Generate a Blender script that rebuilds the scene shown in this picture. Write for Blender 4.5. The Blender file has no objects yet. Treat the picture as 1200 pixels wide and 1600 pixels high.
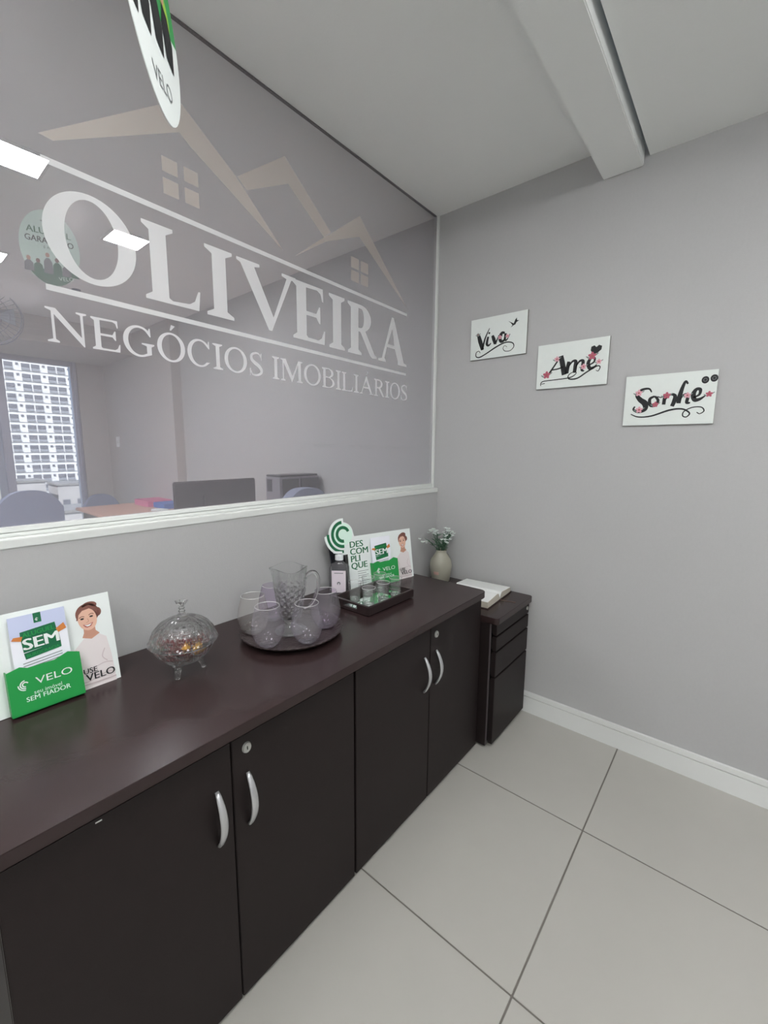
import bpy, bmesh, math, random
from mathutils import Vector, Matrix
from mathutils.geometry import tessellate_polygon
random.seed(7)
PI = math.pi
sc = bpy.context.scene
COL = sc.collection

# ------------------------------------------------------------------ camera, world, exposure
cam = bpy.data.cameras.new('camera'); camo = bpy.data.objects.new('camera', cam); COL.objects.link(camo)
_yaw, _pitch, _roll, _F = .6941, -.1477, .0065, 668.97
_f = Vector((-math.sin(_yaw)*math.cos(_pitch), math.cos(_yaw)*math.cos(_pitch), math.sin(_pitch)))
_r = Vector((math.cos(_yaw), math.sin(_yaw), 0)); _u = _r.cross(_f)
_R = _r*math.cos(_roll)+_u*math.sin(_roll); _U = -_r*math.sin(_roll)+_u*math.cos(_roll)
camo.matrix_world = Matrix(((_R.x, _U.x, -_f.x, 1.2981), (_R.y, _U.y, -_f.y, -2.0266), (_R.z, _U.z, -_f.z, 1.3252), (0, 0, 0, 1)))
cam.sensor_fit = 'HORIZONTAL'; cam.sensor_width = 36; cam.lens = _F/1200*36; cam.clip_start = .02; cam.clip_end = 500
sc.camera = camo

world = bpy.data.worlds.new('sky'); sc.world = world; world.use_nodes = True
wn = world.node_tree; wn.nodes.clear()
wo = wn.nodes.new('ShaderNodeOutputWorld'); wb = wn.nodes.new('ShaderNodeBackground'); ws = wn.nodes.new('ShaderNodeTexSky')
ws.sky_type = 'HOSEK_WILKIE'; ws.turbidity = 4; ws.sun_direction = (.55, -.45, .7)
wb.inputs['Strength'].default_value = 6
wn.links.new(ws.outputs[0], wb.inputs[0]); wn.links.new(wb.outputs[0], wo.inputs[0])
sun = bpy.data.lights.new('sun', 'SUN'); suno = bpy.data.objects.new('sun', sun); COL.objects.link(suno)
sun.energy = 6; sun.angle = .02; suno.rotation_euler = Vector((.55, -.45, .7)).to_track_quat('Z', 'Y').to_euler()

sc.view_settings.view_transform = 'Standard'; sc.view_settings.look = 'None'
sc.view_settings.gamma = 1; sc.view_settings.use_curve_mapping = False
sc.view_settings.exposure = 0.56
sc.cycles.transparent_max_bounces = 48; sc.cycles.max_bounces = 12; sc.cycles.transmission_bounces = 12; sc.cycles.sample_clamp_indirect = 6
LAMP_NEAR, LAMP_FAR = 15.0, 46.0      # radiance of the ceiling panels: added near ones, office ones

# ------------------------------------------------------------------ materials
def lin(c):
    c = c/255
    return c/12.92 if c <= .04045 else ((c+.055)/1.055)**2.4
def rgb(r, g, b): return (lin(r), lin(g), lin(b), 1)
MATS = {}
def mat(name, col, rough=.6, metal=0, spec=.5, bump=0, scale=200, mottle=0, mscale=6, coat=0, trans=0, ior=1.45, stretch=None, alpha=1):
    if name in MATS: return MATS[name]
    m = bpy.data.materials.new(name); m.use_nodes = True; nt = m.node_tree; p = nt.nodes['Principled BSDF']
    p.inputs['Base Color'].default_value = col; p.inputs['Roughness'].default_value = rough
    p.inputs['Metallic'].default_value = metal; p.inputs['Specular IOR Level'].default_value = spec
    p.inputs['Coat Weight'].default_value = coat; p.inputs['Transmission Weight'].default_value = trans; p.inputs['IOR'].default_value = ior
    tc = nt.nodes.new('ShaderNodeTexCoord'); src = tc.outputs['Object']
    if stretch:
        mp = nt.nodes.new('ShaderNodeMapping'); mp.inputs['Scale'].default_value = stretch
        nt.links.new(src, mp.inputs[0]); src = mp.outputs[0]
    if mottle:
        n = nt.nodes.new('ShaderNodeTexNoise'); n.inputs['Scale'].default_value = mscale; n.inputs['Detail'].default_value = 5
        nt.links.new(src, n.inputs['Vector'])
        mx = nt.nodes.new('ShaderNodeMix'); mx.data_type = 'RGBA'
        mx.inputs[6].default_value = tuple(c*(1-mottle) for c in col[:3])+(1,); mx.inputs[7].default_value = tuple(min(1, c*(1+mottle)) for c in col[:3])+(1,)
        nt.links.new(n.outputs['Fac'], mx.inputs[0]); nt.links.new(mx.outputs[2], p.inputs['Base Color'])
    if bump:
        n2 = nt.nodes.new('ShaderNodeTexNoise'); n2.inputs['Scale'].default_value = scale; n2.inputs['Detail'].default_value = 3
        nt.links.new(src, n2.inputs['Vector'])
        b = nt.nodes.new('ShaderNodeBump'); b.inputs['Strength'].default_value = bump; b.inputs['Distance'].default_value = .002
        nt.links.new(n2.outputs['Fac'], b.inputs['Height']); nt.links.new(b.outputs[0], p.inputs['Normal'])
    MATS[name] = m; return m
def mixmat(name, build):
    m = bpy.data.materials.new(name); m.use_nodes = True; nt = m.node_tree; nt.nodes.clear()
    out = nt.nodes.new('ShaderNodeOutputMaterial'); s = build(nt); nt.links.new(s, out.inputs[0]); MATS[name] = m; return m
def shader(nt, kind, **kw):
    n = nt.nodes.new(kind)
    for k, v in kw.items(): n.inputs[k].default_value = v
    return n
def mix(nt, fac, a, b):
    m = nt.nodes.new('ShaderNodeMixShader')
    if isinstance(fac, (int, float)): m.inputs[0].default_value = fac
    else: nt.links.new(fac, m.inputs[0])
    nt.links.new(a, m.inputs[1]); nt.links.new(b, m.inputs[2]); return m.outputs[0]
def emit(name, col, st):
    return mixmat(name, lambda nt: shader(nt, 'ShaderNodeEmission', Color=col, Strength=st).outputs[0])
def thin_glass(name, tint=(1, 1, 1, 1), rim=None, gloss=.02, haze=0, edge=.5):
    """a thin blown wall: clear, reflecting more where it is seen edge-on"""
    def b(nt):
        t = shader(nt, 'ShaderNodeBsdfTransparent', Color=tint); g = shader(nt, 'ShaderNodeBsdfGlossy', Roughness=gloss)
        lw = shader(nt, 'ShaderNodeLayerWeight', Blend=.5); body = t.outputs[0]
        pw = nt.nodes.new('ShaderNodeMath'); pw.operation = 'POWER'; nt.links.new(lw.outputs['Facing'], pw.inputs[0]); pw.inputs[1].default_value = 3.5
        ml = nt.nodes.new('ShaderNodeMath'); ml.operation = 'MULTIPLY_ADD'; nt.links.new(pw.outputs[0], ml.inputs[0]); ml.inputs[1].default_value = edge; ml.inputs[2].default_value = .035
        if rim:
            t2 = shader(nt, 'ShaderNodeBsdfTransparent', Color=rim); body = mix(nt, pw.outputs[0], body, t2.outputs[0])
        if haze:
            d = shader(nt, 'ShaderNodeBsdfDiffuse', Color=(.8, .8, .8, 1)); body = mix(nt, haze, body, d.outputs[0])  # pale diffuse veil painted in for the light the glass reflects
        return mix(nt, ml.outputs[0], body, g.outputs[0])
    return mixmat(name, b)
def crystal(name, clear=.45):
    def b(nt):
        g = shader(nt, 'ShaderNodeBsdfGlass', Roughness=.0, IOR=1.5); t = shader(nt, 'ShaderNodeBsdfTransparent', Color=(.97, .98, .98, 1))
        return mix(nt, clear, g.outputs[0], t.outputs[0])
    return mixmat(name, b)

M_wall = mat('wall_linen', rgb(182, 182, 182), .8, bump=.25, scale=450, mottle=.03, mscale=120, stretch=(1, 1, .5))
M_wall2 = mat('wall_linen_office', rgb(186, 181, 178), .85, bump=.2, scale=400, mottle=.03, mscale=100)
M_ceil = mat('ceiling_paint', rgb(242, 244, 242), .9, bump=.15, scale=120)
M_white = mat('white_paint', rgb(222, 225, 222), .45)
M_white2 = mat('white_gloss', rgb(228, 230, 228), .25)
M_tile = mat('porcelain_tile', rgb(178, 176, 170), .32, spec=.35, bump=.04, scale=60, mottle=.025, mscale=9)
M_grout = mat('grout', rgb(118, 114, 108), .9)
M_wood = mat('wenge_laminate', rgb(34, 27, 27), .5, spec=.3, bump=.12, scale=500, mottle=.16, mscale=24)
M_top = mat('wenge_top', rgb(50, 38, 38), .24, spec=.42, bump=.03, scale=300, mottle=.14, mscale=10)
M_dark = mat('dark_recess', rgb(22, 18, 18), .8)
M_edge = mat('grey_edge_band', rgb(84, 78, 80), .4)
M_alu = mat('satin_aluminium', rgb(205, 206, 208), .38, metal=.75)
M_lock = mat('lock_metal', rgb(190, 190, 186), .35, metal=.6)
M_black = mat('black_ink', rgb(28, 29, 31), .6)
M_ink = mat('grey_ink', rgb(120, 124, 126), .6)
M_sign = mat('sign_board', rgb(226, 232, 228), .6, mottle=.03, mscale=40)
M_signedge = mat('sign_edge', rgb(120, 118, 112), .7)
M_pink = mat('pink_ink', rgb(186, 96, 116), .6); M_rose = mat('pale_pink_ink', rgb(222, 168, 180), .6); M_leafi = mat('leaf_ink', rgb(128, 140, 136), .6)
M_paper = mat('card_white', rgb(232, 238, 236), .5); M_mint = mat('mint_card', rgb(220, 246, 232), .5)
M_green = mat('green_print', rgb(34, 150, 72), .4); M_dgreen = mat('dark_green_print', rgb(20, 104, 66), .45)
M_lgreen = mat('lime_print', rgb(150, 190, 60), .45); M_sky = mat('lilac_sky_print', rgb(196, 204, 232), .5)
M_orange = mat('orange_print', rgb(206, 128, 66), .5); M_skin = mat('skin_print', rgb(226, 182, 160), .5); M_skin2 = mat('skin_shade_print', rgb(198, 148, 126), .5)
M_hair = mat('hair_print', rgb(128, 84, 74), .5); M_lips = mat('lips_print', rgb(180, 96, 92), .5); M_blouse = mat('blouse_print', rgb(228, 220, 220), .5)
M_blouse2 = mat('blouse_fold_print', rgb(204, 190, 192), .5)
M_leafletw = mat('leaflet_white', rgb(240, 242, 250), .4)
M_page = mat('book_pages', rgb(232, 234, 232), .7, bump=.1, scale=200); M_pageedge = mat('page_edges', rgb(206, 200, 186), .8, bump=.6, scale=900, stretch=(.02, .02, 1))
M_cover = mat('book_cover', rgb(50, 34, 32), .5); M_ribbon = mat('bookmark_ribbon', rgb(120, 96, 84), .5)
M_vase = mat('glazed_stoneware', rgb(158, 156, 142), .35, mottle=.08, mscale=14); M_sticker = mat('vase_sticker', rgb(196, 160, 150), .5)
M_stem = mat('stem_green', rgb(74, 104, 84), .6); M_leaf = mat('leaf_green', rgb(88, 122, 98), .6); M_petal = mat('petal_white', rgb(222, 230, 226), .6)
M_cap = mat('cap_plastic', rgb(228, 232, 234), .35); M_label = mat('bottle_label', rgb(222, 212, 220), .5)
M_gel = thin_glass('clear_bottle', (.90, .90, .92, 1), rim=(.7, .72, .75, 1), haze=.06)
M_shot = thin_glass('shot_glass', (.97, .985, .98, 1), rim=(.55, .60, .58, 1), haze=.08, edge=.6)
M_irid = thin_glass('iridescent_glass', (.97, .95, .99, 1), rim=(.74, .68, .80, 1), haze=.07)
M_irid_purple = thin_glass('iridescent_violet_glass', (.86, .80, .90, 1), rim=(.58, .48, .62, 1), haze=.08)
M_irid_gold = thin_glass('iridescent_gold_glass', (.98, .97, .95, 1), rim=(.76, .74, .68, 1), haze=.07)
M_crystal = crystal('pressed_crystal', .3)
M_crystal2 = crystal('cut_crystal_bowl', .3)
M_lip = thin_glass('glass_lip', (.95, .95, .95, 1), haze=.45)  # whitish haze paints a bright highlight along the lip
M_mirror = mat('mirror', rgb(225, 232, 228), .03, metal=1)
M_trayw = mat('dark_tray_lacquer', rgb(48, 38, 38), .35)
M_tray = mat('dark_etched_tray', rgb(58, 48, 48), .32, metal=.15, bump=.9, scale=90, mottle=.3, mscale=60)
M_c_brown = mat('candy_brown', rgb(96, 44, 34), .3); M_c_gold = mat('candy_gold', rgb(214, 160, 60), .3, metal=.5); M_c_red = mat('candy_red', rgb(126, 36, 44), .3)
M_monitor = mat('monitor_plastic', rgb(40, 38, 44), .5); M_office = mat('printer_silver', rgb(130, 128, 136), .4); M_officed = mat('printer_dark', rgb(38, 38, 46), .3)
M_chair = mat('blue_grey_upholstery', rgb(134, 142, 166), .9, bump=.3, scale=300)
M_desk = mat('desk_wood', rgb(206, 160, 140), .5, mottle=.1, mscale=3, stretch=(1, 8, 1))
M_pinkb = mat('pink_folder_box', rgb(216, 110, 150), .5); M_blueb = mat('blue_folder_box', rgb(70, 110, 190), .5)
M_alframe = mat('window_aluminium', rgb(178, 182, 200), .4, metal=.2)
M_fan = mat('fan_grey', rgb(110, 118, 132), .5); M_fanb = mat('fan_blade', rgb(130, 138, 150), .5)
M_fac = mat('facade_white', rgb(216, 214, 214), .9, mottle=.05, mscale=.3); M_facd = mat('facade_window', rgb(96, 98, 108), .6, mottle=.5, mscale=3)
M_rail = mat('balcony_panel', rgb(140, 142, 150), .8, mottle=.3, mscale=2)
M_tree = mat('tree_leaves', rgb(84, 98, 76), .9, mottle=.4, mscale=2); M_trunk = mat('tree_trunk', rgb(90, 76, 66), .9)
M_house = mat('low_house_wall', rgb(172, 168, 168), .9, mottle=.1, mscale=.6); M_roof = mat('low_roof', rgb(130, 128, 128), .9, mottle=.3, mscale=1)
M_asph = mat('street', rgb(120, 120, 118), .95)
M_addlamp = emit('led_panel_near', (1, 1, 1, 1), LAMP_NEAR); M_ledf = emit('led_panel_office', (.97, .98, 1, 1), LAMP_FAR)
M_thread = mat('nylon_thread', rgb(220, 224, 220), .4)

def film_build(nt):
    # perforated one-way film: half holes, half printed dots
    t = shader(nt, 'ShaderNodeBsdfTransparent', Color=(.93, .89, .91, 1))
    d = shader(nt, 'ShaderNodeBsdfDiffuse', Color=(.26, .235, .24, 1)); tl = shader(nt, 'ShaderNodeBsdfTranslucent', Color=(.48, .46, .50, 1))
    g = shader(nt, 'ShaderNodeBsdfGlossy', Roughness=.25, Color=(.6, .6, .62, 1))
    a = mix(nt, .45, d.outputs[0], tl.outputs[0]); a = mix(nt, .03, a, g.outputs[0])
    return mix(nt, .42, t.outputs[0], a)
M_film = mixmat('perforated_film', film_build)
def letter_build(c, c2, op):
    def b(nt):
        t = shader(nt, 'ShaderNodeBsdfTransparent', Color=(1, 1, 1, 1)); d = shader(nt, 'ShaderNodeBsdfDiffuse', Color=c)
        tl = shader(nt, 'ShaderNodeBsdfTranslucent', Color=c2)
        return mix(nt, op, t.outputs[0], mix(nt, .35, d.outputs[0], tl.outputs[0]))
    return b
M_vinyl = mixmat('white_vinyl_print', letter_build((.92, .93, .93, 1), (.8, .8, .8, 1), .72))
M_vinyl2 = mixmat('white_vinyl_print_small', letter_build((.92, .92, .93, 1), (.8, .8, .8, 1), .72))
M_roofv = mixmat('beige_vinyl_print', letter_build((.74, .65, .57, 1), (.5, .44, .40, 1), .42))
M_faint = mixmat('faint_vinyl_print', letter_build((.9, .9, .9, 1), (.7, .7, .7, 1), .2))
def pane_build(nt):
    t = shader(nt, 'ShaderNodeBsdfTransparent', Color=(.97, .985, .98, 1)); g = shader(nt, 'ShaderNodeBsdfGlossy', Roughness=.0)
    fr = shader(nt, 'ShaderNodeFresnel', IOR=1.15)
    return mix(nt, fr.outputs[0], t.outputs[0], g.outputs[0])
M_pane = mixmat('clear_pane', pane_build)

# ------------------------------------------------------------------ mesh helpers
class MB:
    def __init__(s): s.v = []; s.f = []; s.m = []; s.mats = []
    def mi(s, m):
        if m not in s.mats: s.mats.append(m)
        return s.mats.index(m)
    def add(s, vs, fs, m):
        o = len(s.v); s.v += [tuple(v) for v in vs]; k = s.mi(m)
        for f in fs: s.f.append(tuple(i+o for i in f)); s.m.append(k)
        return s
    def box(s, a, b, m):
        x0, y0, z0 = a; x1, y1, z1 = b
        return s.add([(x0, y0, z0), (x1, y0, z0), (x1, y1, z0), (x0, y1, z0), (x0, y0, z1), (x1, y0, z1), (x1, y1, z1), (x0, y1, z1)],
                     [(3, 2, 1, 0), (4, 5, 6, 7), (0, 1, 5, 4), (1, 2, 6, 5), (2, 3, 7, 6), (3, 0, 4, 7)], m)
    def prism(s, poly, h0, h1, m, axis='z'):
        """closed polygon extruded; poly in (a,b); axis z: (x,y); axis y: (x,z); axis x: (y,z)"""
        def P(a, b, h): return {'z': (a, b, h), 'y': (a, h, b), 'x': (h, a, b)}[axis]
        n = len(poly); vs = [P(a, b, h0) for a, b in poly]+[P(a, b, h1) for a, b in poly]
        tr = tessellate_polygon([[Vector((a, b, 0)) for a, b in poly]])
        fs = [(c, b2, a) for a, b2, c in tr]+[(a+n, b2+n, c+n) for a, b2, c in tr]
        fs += [(i, (i+1) % n, (i+1) % n+n, i+n) for i in range(n)]
        return s.add(vs, fs, m)
    def lathe(s, prof, m, n=48, c=(0, 0, 0), rad=None, close=False):
        """prof: list of (r,z); rad(theta,r,z,k)->r"""
        vs = []
        for k, (r, z) in enumerate(prof):
            for i in range(n):
                t = 2*PI*i/n; rr = rad(t, r, z, k) if rad else r
                vs.append((c[0]+rr*math.cos(t), c[1]+rr*math.sin(t), c[2]+z))
        fs = []
        for k in range(len(prof)-1):
            for i in range(n):
                j = (i+1) % n; fs.append((k*n+i, k*n+j, (k+1)*n+j, (k+1)*n+i))
        if prof[0][0] > 1e-5 and not close: pass
        return s.add(vs, fs, m)
    def tube(s, pts, r, m, n=10, caps=True):
        pts = [Vector(p) for p in pts]; rs = r if isinstance(r, (list, tuple)) else [r]*len(pts)
        vs = []; up = None
        for i, p in enumerate(pts):
            d = (pts[min(i+1, len(pts)-1)]-pts[max(i-1, 0)]).normalized()
            if up is None: up = d.orthogonal().normalized()
            up = (up-d*up.dot(d)).normalized(); w = d.cross(up)
            for k in range(n):
                a = 2*PI*k/n; vs.append(p+(up*math.cos(a)+w*math.sin(a))*rs[i])
        fs = [(i*n+k, i*n+(k+1) % n, (i+1)*n+(k+1) % n, (i+1)*n+k) for i in range(len(pts)-1) for k in range(n)]
        if caps: fs += [tuple(range(n-1, -1, -1)), tuple((len(pts)-1)*n+k for k in range(n))]
        return s.add(vs, fs, m)
    def ball(s, c, r, m, n=12, k=8, sc3=(1, 1, 1)):
        prof = [(math.sin(PI*i/k), -math.cos(PI*i/k)) for i in range(k+1)]
        vs = []
        for q, z in prof:
            for i in range(n):
                t = 2*PI*i/n; vs.append((c[0]+r*sc3[0]*q*math.cos(t), c[1]+r*sc3[1]*q*math.sin(t), c[2]+r*sc3[2]*z))
        fs = [(a*n+i, a*n+(i+1) % n, (a+1)*n+(i+1) % n, (a+1)*n+i) for a in range(k) for i in range(n)]
        return s.add(vs, fs, m)
    def obj(s, name, parent=None, smooth=False, bevel=0, seg=2, solid=0):
        me = bpy.data.meshes.new(name); me.from_pydata(s.v, [], s.f)
        for m in s.mats: me.materials.append(m)
        me.polygons.foreach_set('material_index', s.m)
        bm = bmesh.new(); bm.from_mesh(me); bmesh.ops.remove_doubles(bm, verts=bm.verts, dist=1e-6)
        bmesh.ops.dissolve_degenerate(bm, edges=bm.edges, dist=1e-7)
        if bevel:
            es = [e for e in bm.edges if e.is_manifold and e.calc_face_angle(0) > .5]
            bmesh.ops.bevel(bm, geom=es, offset=bevel, segments=seg, affect='EDGES', clamp_overlap=True)
        bmesh.ops.recalc_face_normals(bm, faces=bm.faces); bm.to_mesh(me); bm.free()
        if smooth: me.polygons.foreach_set('use_smooth', [True]*len(me.polygons))
        o = bpy.data.objects.new(name, me); COL.objects.link(o)
        if parent: o.parent = parent
        if solid:
            md = o.modifiers.new('wall', 'SOLIDIFY'); md.thickness = solid; md.offset = -1
        return o
def tag(o, label=None, cat=None, group=None, kind=None):
    if label: o['label'] = label
    if cat: o['category'] = cat
    if group: o['group'] = group
    if kind: o['kind'] = kind
    return o
def empty(name, loc=(0, 0, 0), rot=(0, 0, 0)):
    o = bpy.data.objects.new(name, None); COL.objects.link(o); o.location = loc; o.rotation_euler = rot; o.empty_display_size = .05; return o
def copy_tree(o, parent=None):
    c = o.copy(); COL.objects.link(c)
    if parent: c.parent = parent
    for ch in list(o.children): copy_tree(ch, c)
    return c
def box_obj(name, a, b, m, parent=None, bevel=0, seg=2): return MB().box(a, b, m).obj(name, parent, bevel=bevel, seg=seg)
def struct(o): o['kind'] = 'structure'; return o
def rrect(x0, y0, x1, y1, r, n=5, corners=(1, 1, 1, 1)):
    out = []
    for (cx, cy, a0, on) in ((x1-r, y0+r, -PI/2, corners[0]), (x1-r, y1-r, 0, corners[1]), (x0+r, y1-r, PI/2, corners[2]), (x0+r, y0+r, PI, corners[3])):
        if on:
            for k in range(n+1):
                a = a0+PI/2*k/n; out.append((cx+r*math.cos(a), cy+r*math.sin(a)))
        else:
            a = a0+PI/4; out.append((cx+r*(1 if math.cos(a) > 0 else -1), cy+r*(1 if math.sin(a) > 0 else -1)))
    return out

# flat print: polygons in (u,v), put a hair in front of the sheet (front = -y of the sheet)
class Art:
    def __init__(s, y0=0, step=.00025): s.mb = MB(); s.y0 = y0; s.step = step
    def poly(s, pts, m, layer=1, holes=()):
        loops = [[Vector((a, b, 0)) for a, b in pts]]+[[Vector((a, b, 0)) for a, b in h] for h in holes]
        allp = [p for l in loops for p in l]; tr = tessellate_polygon(loops); y = s.y0-s.step*layer
        s.mb.add([(p.x, y, p.y) for p in allp], [tuple(t) for t in tr], m); return s
    def ell(s, cx, cy, a, b, m, layer=1, rot=0, n=28, arc=(0, 2*PI)):
        pts = []
        for i in range(n):
            t = arc[0]+(arc[1]-arc[0])*i/(n if arc == (0, 2*PI) else n-1); x, y = a*math.cos(t), b*math.sin(t)
            pts.append((cx+x*math.cos(rot)-y*math.sin(rot), cy+x*math.sin(rot)+y*math.cos(rot)))
        return s.poly(pts, m, layer)
    def stroke(s, pts, w, m, layer=1, smooth=True):
        """pen stroke with varying width; w number or list"""
        if smooth and len(pts) > 2: pts, w = spline(pts, w)
        if isinstance(w, (int, float)): w = [w]*len(pts)
        y = s.y0-s.step*layer; L = []; n = len(pts)
        for i, (a, b) in enumerate(pts):
            p, q = pts[max(i-1, 0)], pts[min(i+1, n-1)]; dx, dy = q[0]-p[0], q[1]-p[1]; l = math.hypot(dx, dy) or 1
            nx, ny = -dy/l*w[i]/2, dx/l*w[i]/2; L += [(a+nx, y, b+ny), (a-nx, y, b-ny)]
        s.mb.add(L, [(2*i, 2*i+1, 2*i+3, 2*i+2) for i in range(n-1)], m); return s
    def text(s, txt, x, y, size, m, layer=1, align='LEFT', shear=0, sx=1, bold=0, rot=0, width=None):
        cu = bpy.data.curves.new('t', 'FONT'); cu.body = txt; cu.size = size; cu.align_x = align; cu.shear = shear; cu.resolution_u = 3
        cu.offset = 0
        o = bpy.data.objects.new('t', cu); me = bpy.data.meshes.new_from_object(o)
        if width:
            xs = [v.co.x for v in me.vertices]; sx = width/max(1e-6, max(xs)-min(xs))
        ca, sa = math.cos(rot), math.sin(rot); yy = s.y0-s.step*layer
        s.mb.add([(x+(v.co.x*sx*ca-v.co.y*sa), yy, y+(v.co.x*sx*sa+v.co.y*ca)) for v in me.vertices], [tuple(p.vertices) for p in me.polygons], m)
        if bold:
            d = bold*size*.9
            for dx in (-d, d): s.mb.add([(x+dx+(v.co.x*sx*ca-v.co.y*sa), yy-(.00004 if dx > 0 else -.00004), y+(v.co.x*sx*sa+v.co.y*ca)) for v in me.vertices], [tuple(p.vertices) for p in me.polygons], m)
        bpy.data.objects.remove(o); bpy.data.curves.remove(cu); bpy.data.meshes.remove(me); return s
    def obj(s, name, parent): 
        mb = s.mb; me = bpy.data.meshes.new(name); me.from_pydata(mb.v, [], mb.f)
        for m in mb.mats: me.materials.append(m)
        me.polygons.foreach_set('material_index', mb.m)
        o = bpy.data.objects.new(name, me); COL.objects.link(o)
        if parent: o.parent = parent
        return o
def spline(pts, w, k=8):
    ws = w if isinstance(w, (list, tuple)) else [w]*len(pts); P = [pts[0]]+list(pts)+[pts[-1]]; W = [ws[0]]+list(ws)+[ws[-1]]
    out = []; ow = []
    for i in range(1, len(P)-2):
        for j in range(k):
            t = j/k; a = []
            for d in range(2):
                p0, p1, p2, p3 = P[i-1][d], P[i][d], P[i+1][d], P[i+2][d]
                a.append(.5*(2*p1+(p2-p0)*t+(2*p0-5*p1+4*p2-p3)*t*t+(3*p1-p0-3*p2+p3)*t**3))
            out.append(tuple(a)); ow.append(W[i]*(1-t)+W[i+1]*t)
    out.append(tuple(pts[-1])); ow.append(ws[-1]); return out, ow

# ------------------------------------------------------------------ serif capitals (unit cap height), outline + holes
H_ = .045; BR = .06
def arc(cx, cy, rx, ry, a0, a1, n=20): return [(cx+rx*math.cos(math.radians(a0+(a1-a0)*i/n)), cy+ry*math.sin(math.radians(a0+(a1-a0)*i/n))) for i in range(n+1)]
def gl_I(w, T, t): c = w/2; return [([(0, 0), (w, 0), (w, H_), (c+T/2, H_+BR), (c+T/2, 1-H_-BR), (w, 1-H_), (w, 1), (0, 1), (0, 1-H_), (c-T/2, 1-H_-BR), (c-T/2, H_+BR), (0, H_)], [])]
def stem_left(x0): return [(0, 1), (0, 1-H_), (x0, 1-H_-BR), (x0, H_+BR), (0, H_), (0, 0)]
def gl_L(w, T, t):
    x0 = .09; x1 = x0+T
    return [([(0, 0), (w-.03, 0), (w, .27), (w-.03, .27), (w-.09, .12), (w-.17, .065), (x1+.05, H_), (x1, H_+.03), (x1, 1-H_-BR), (x1+.1, 1-H_), (x1+.1, 1)]+stem_left(x0)[:-1], [])]
def gl_E(w, T, t):
    x0 = .09; x1 = x0+T
    return [([(0, 0), (w-.02, 0), (w, .25), (w-.03, .25), (w-.09, .11), (w-.17, .06), (x1+.04, t*.9), (x1, t+.03), (x1, .49-t/2), (w-.22, .49-t/2), (w-.15, .36), (w-.12, .36), (w-.12, .66), (w-.15, .66), (w-.22, .49+t/2),
              (x1, .49+t/2), (x1, 1-t), (w-.2, .945), (w-.11, .9), (w-.07, .77), (w-.04, .77), (w-.05, 1)]+stem_left(x0)[:-1], [])]
def gl_V(w, T, t):
    a = w*.52
    return [([(0, 1), (0, 1-H_), (.07, .93), (a-.03, 0), (a+.03, 0), (w-.1, .93), (w, 1-H_), (w, 1), (w-.3, 1), (w-.3, 1-H_), (w-.1-t-.03, .93), (a+.07, .23), (.08+T+.02, .93), (T+.2, 1-H_), (T+.2, 1)], [])]
def gl_A(w, T, t):
    a = w*.48
    def lx(y): return .1+(a-.1-.03)*y          # outer left line
    def rx(y): return w-.08-(w-.08-a-.04)*y    # outer right line
    yb, yc = .33, .33+t
    hole = [(lx(yc)+t*1.15, yc), (rx(yc)-T*1.05, yc), (a-.005, .78)]
    return [([(0, 0), (.26, 0), (.26, H_), (lx(.07)+t+.02, .08), (lx(yb)+t*1.1, yb), (rx(yb)-T*1.05, yb), (rx(.08)-T, .08), (w-.34, H_), (w-.34, 0), (w, 0), (w, H_), (rx(.07), .07), (a+.04, 1), (a-.03, 1), (lx(.07), .07), (0, H_)], [hole])]
def gl_N(w, T, t):
    x0 = .14
    return [([(0, 0), (.3, 0), (.3, H_), (x0+t, .1), (x0+t, .82), (w-.13, -.02), (w-.1, -.02), (w-.1, .92), (w, 1-H_), (w, 1), (w-.28, 1), (w-.28, 1-H_), (w-.1-t, .92), (w-.1-t, .25), (.26, 1), (0, 1), (0, 1-H_), (x0, .9), (x0, .1), (0, H_)], [])]
def gl_M(w, T, t):
    m = w*.5; xr = w-.1-T
    return [([(0, 0), (.27, 0), (.27, H_), (.12+t, .1), (.12+t, .82), (m-.02, 0), (m+.02, 0), (xr, .84), (xr, .1), (xr-.09, H_), (xr-.09, 0), (w, 0), (w, H_), (xr+T, .1), (xr+T, .92), (w, 1-H_), (w, 1), (xr, 1), (m+.03, .26), (.3, 1), (0, 1), (0, 1-H_), (.12, .92), (.12, .1), (0, H_)], [])]
def gl_O(w, T, t): return [(arc(w/2, .5, w/2, .52, 0, 360, 48)[:-1], [arc(w/2, .5, w/2-T, .52-t, 0, 360, 48)[:-1]])]
def gl_C(w, T, t):
    o = arc(w*.52, .5, w*.52, .52, 42, 318, 36); i = arc(w*.54, .5, w*.54-T, .52-t, 315, 45, 32)
    return [(o+[(w*.97, .18), (w*.93, .19)]+i+[(w*.93, .7), (w*.96, .7), (w*.95, .99), (w*.92, .99), (w*.9, .92)], [])]
def gl_G(w, T, t):
    o = arc(w*.5, .5, w*.5, .52, 48, 290, 34); i = arc(w*.52, .5, w*.52-T, .52-t, 300, 55, 30)
    return [(o+[(w*.9, .1), (w*.9, .36), (w, .42), (w, .42+H_), (w*.58, .42+H_), (w*.58, .42), (w*.9-T, .37), (w*.9-T, .12)]+i+[(w*.86, .7), (w*.89, .7), (w*.88, .99), (w*.85, .99), (w*.82, .93)], [])]
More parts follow.
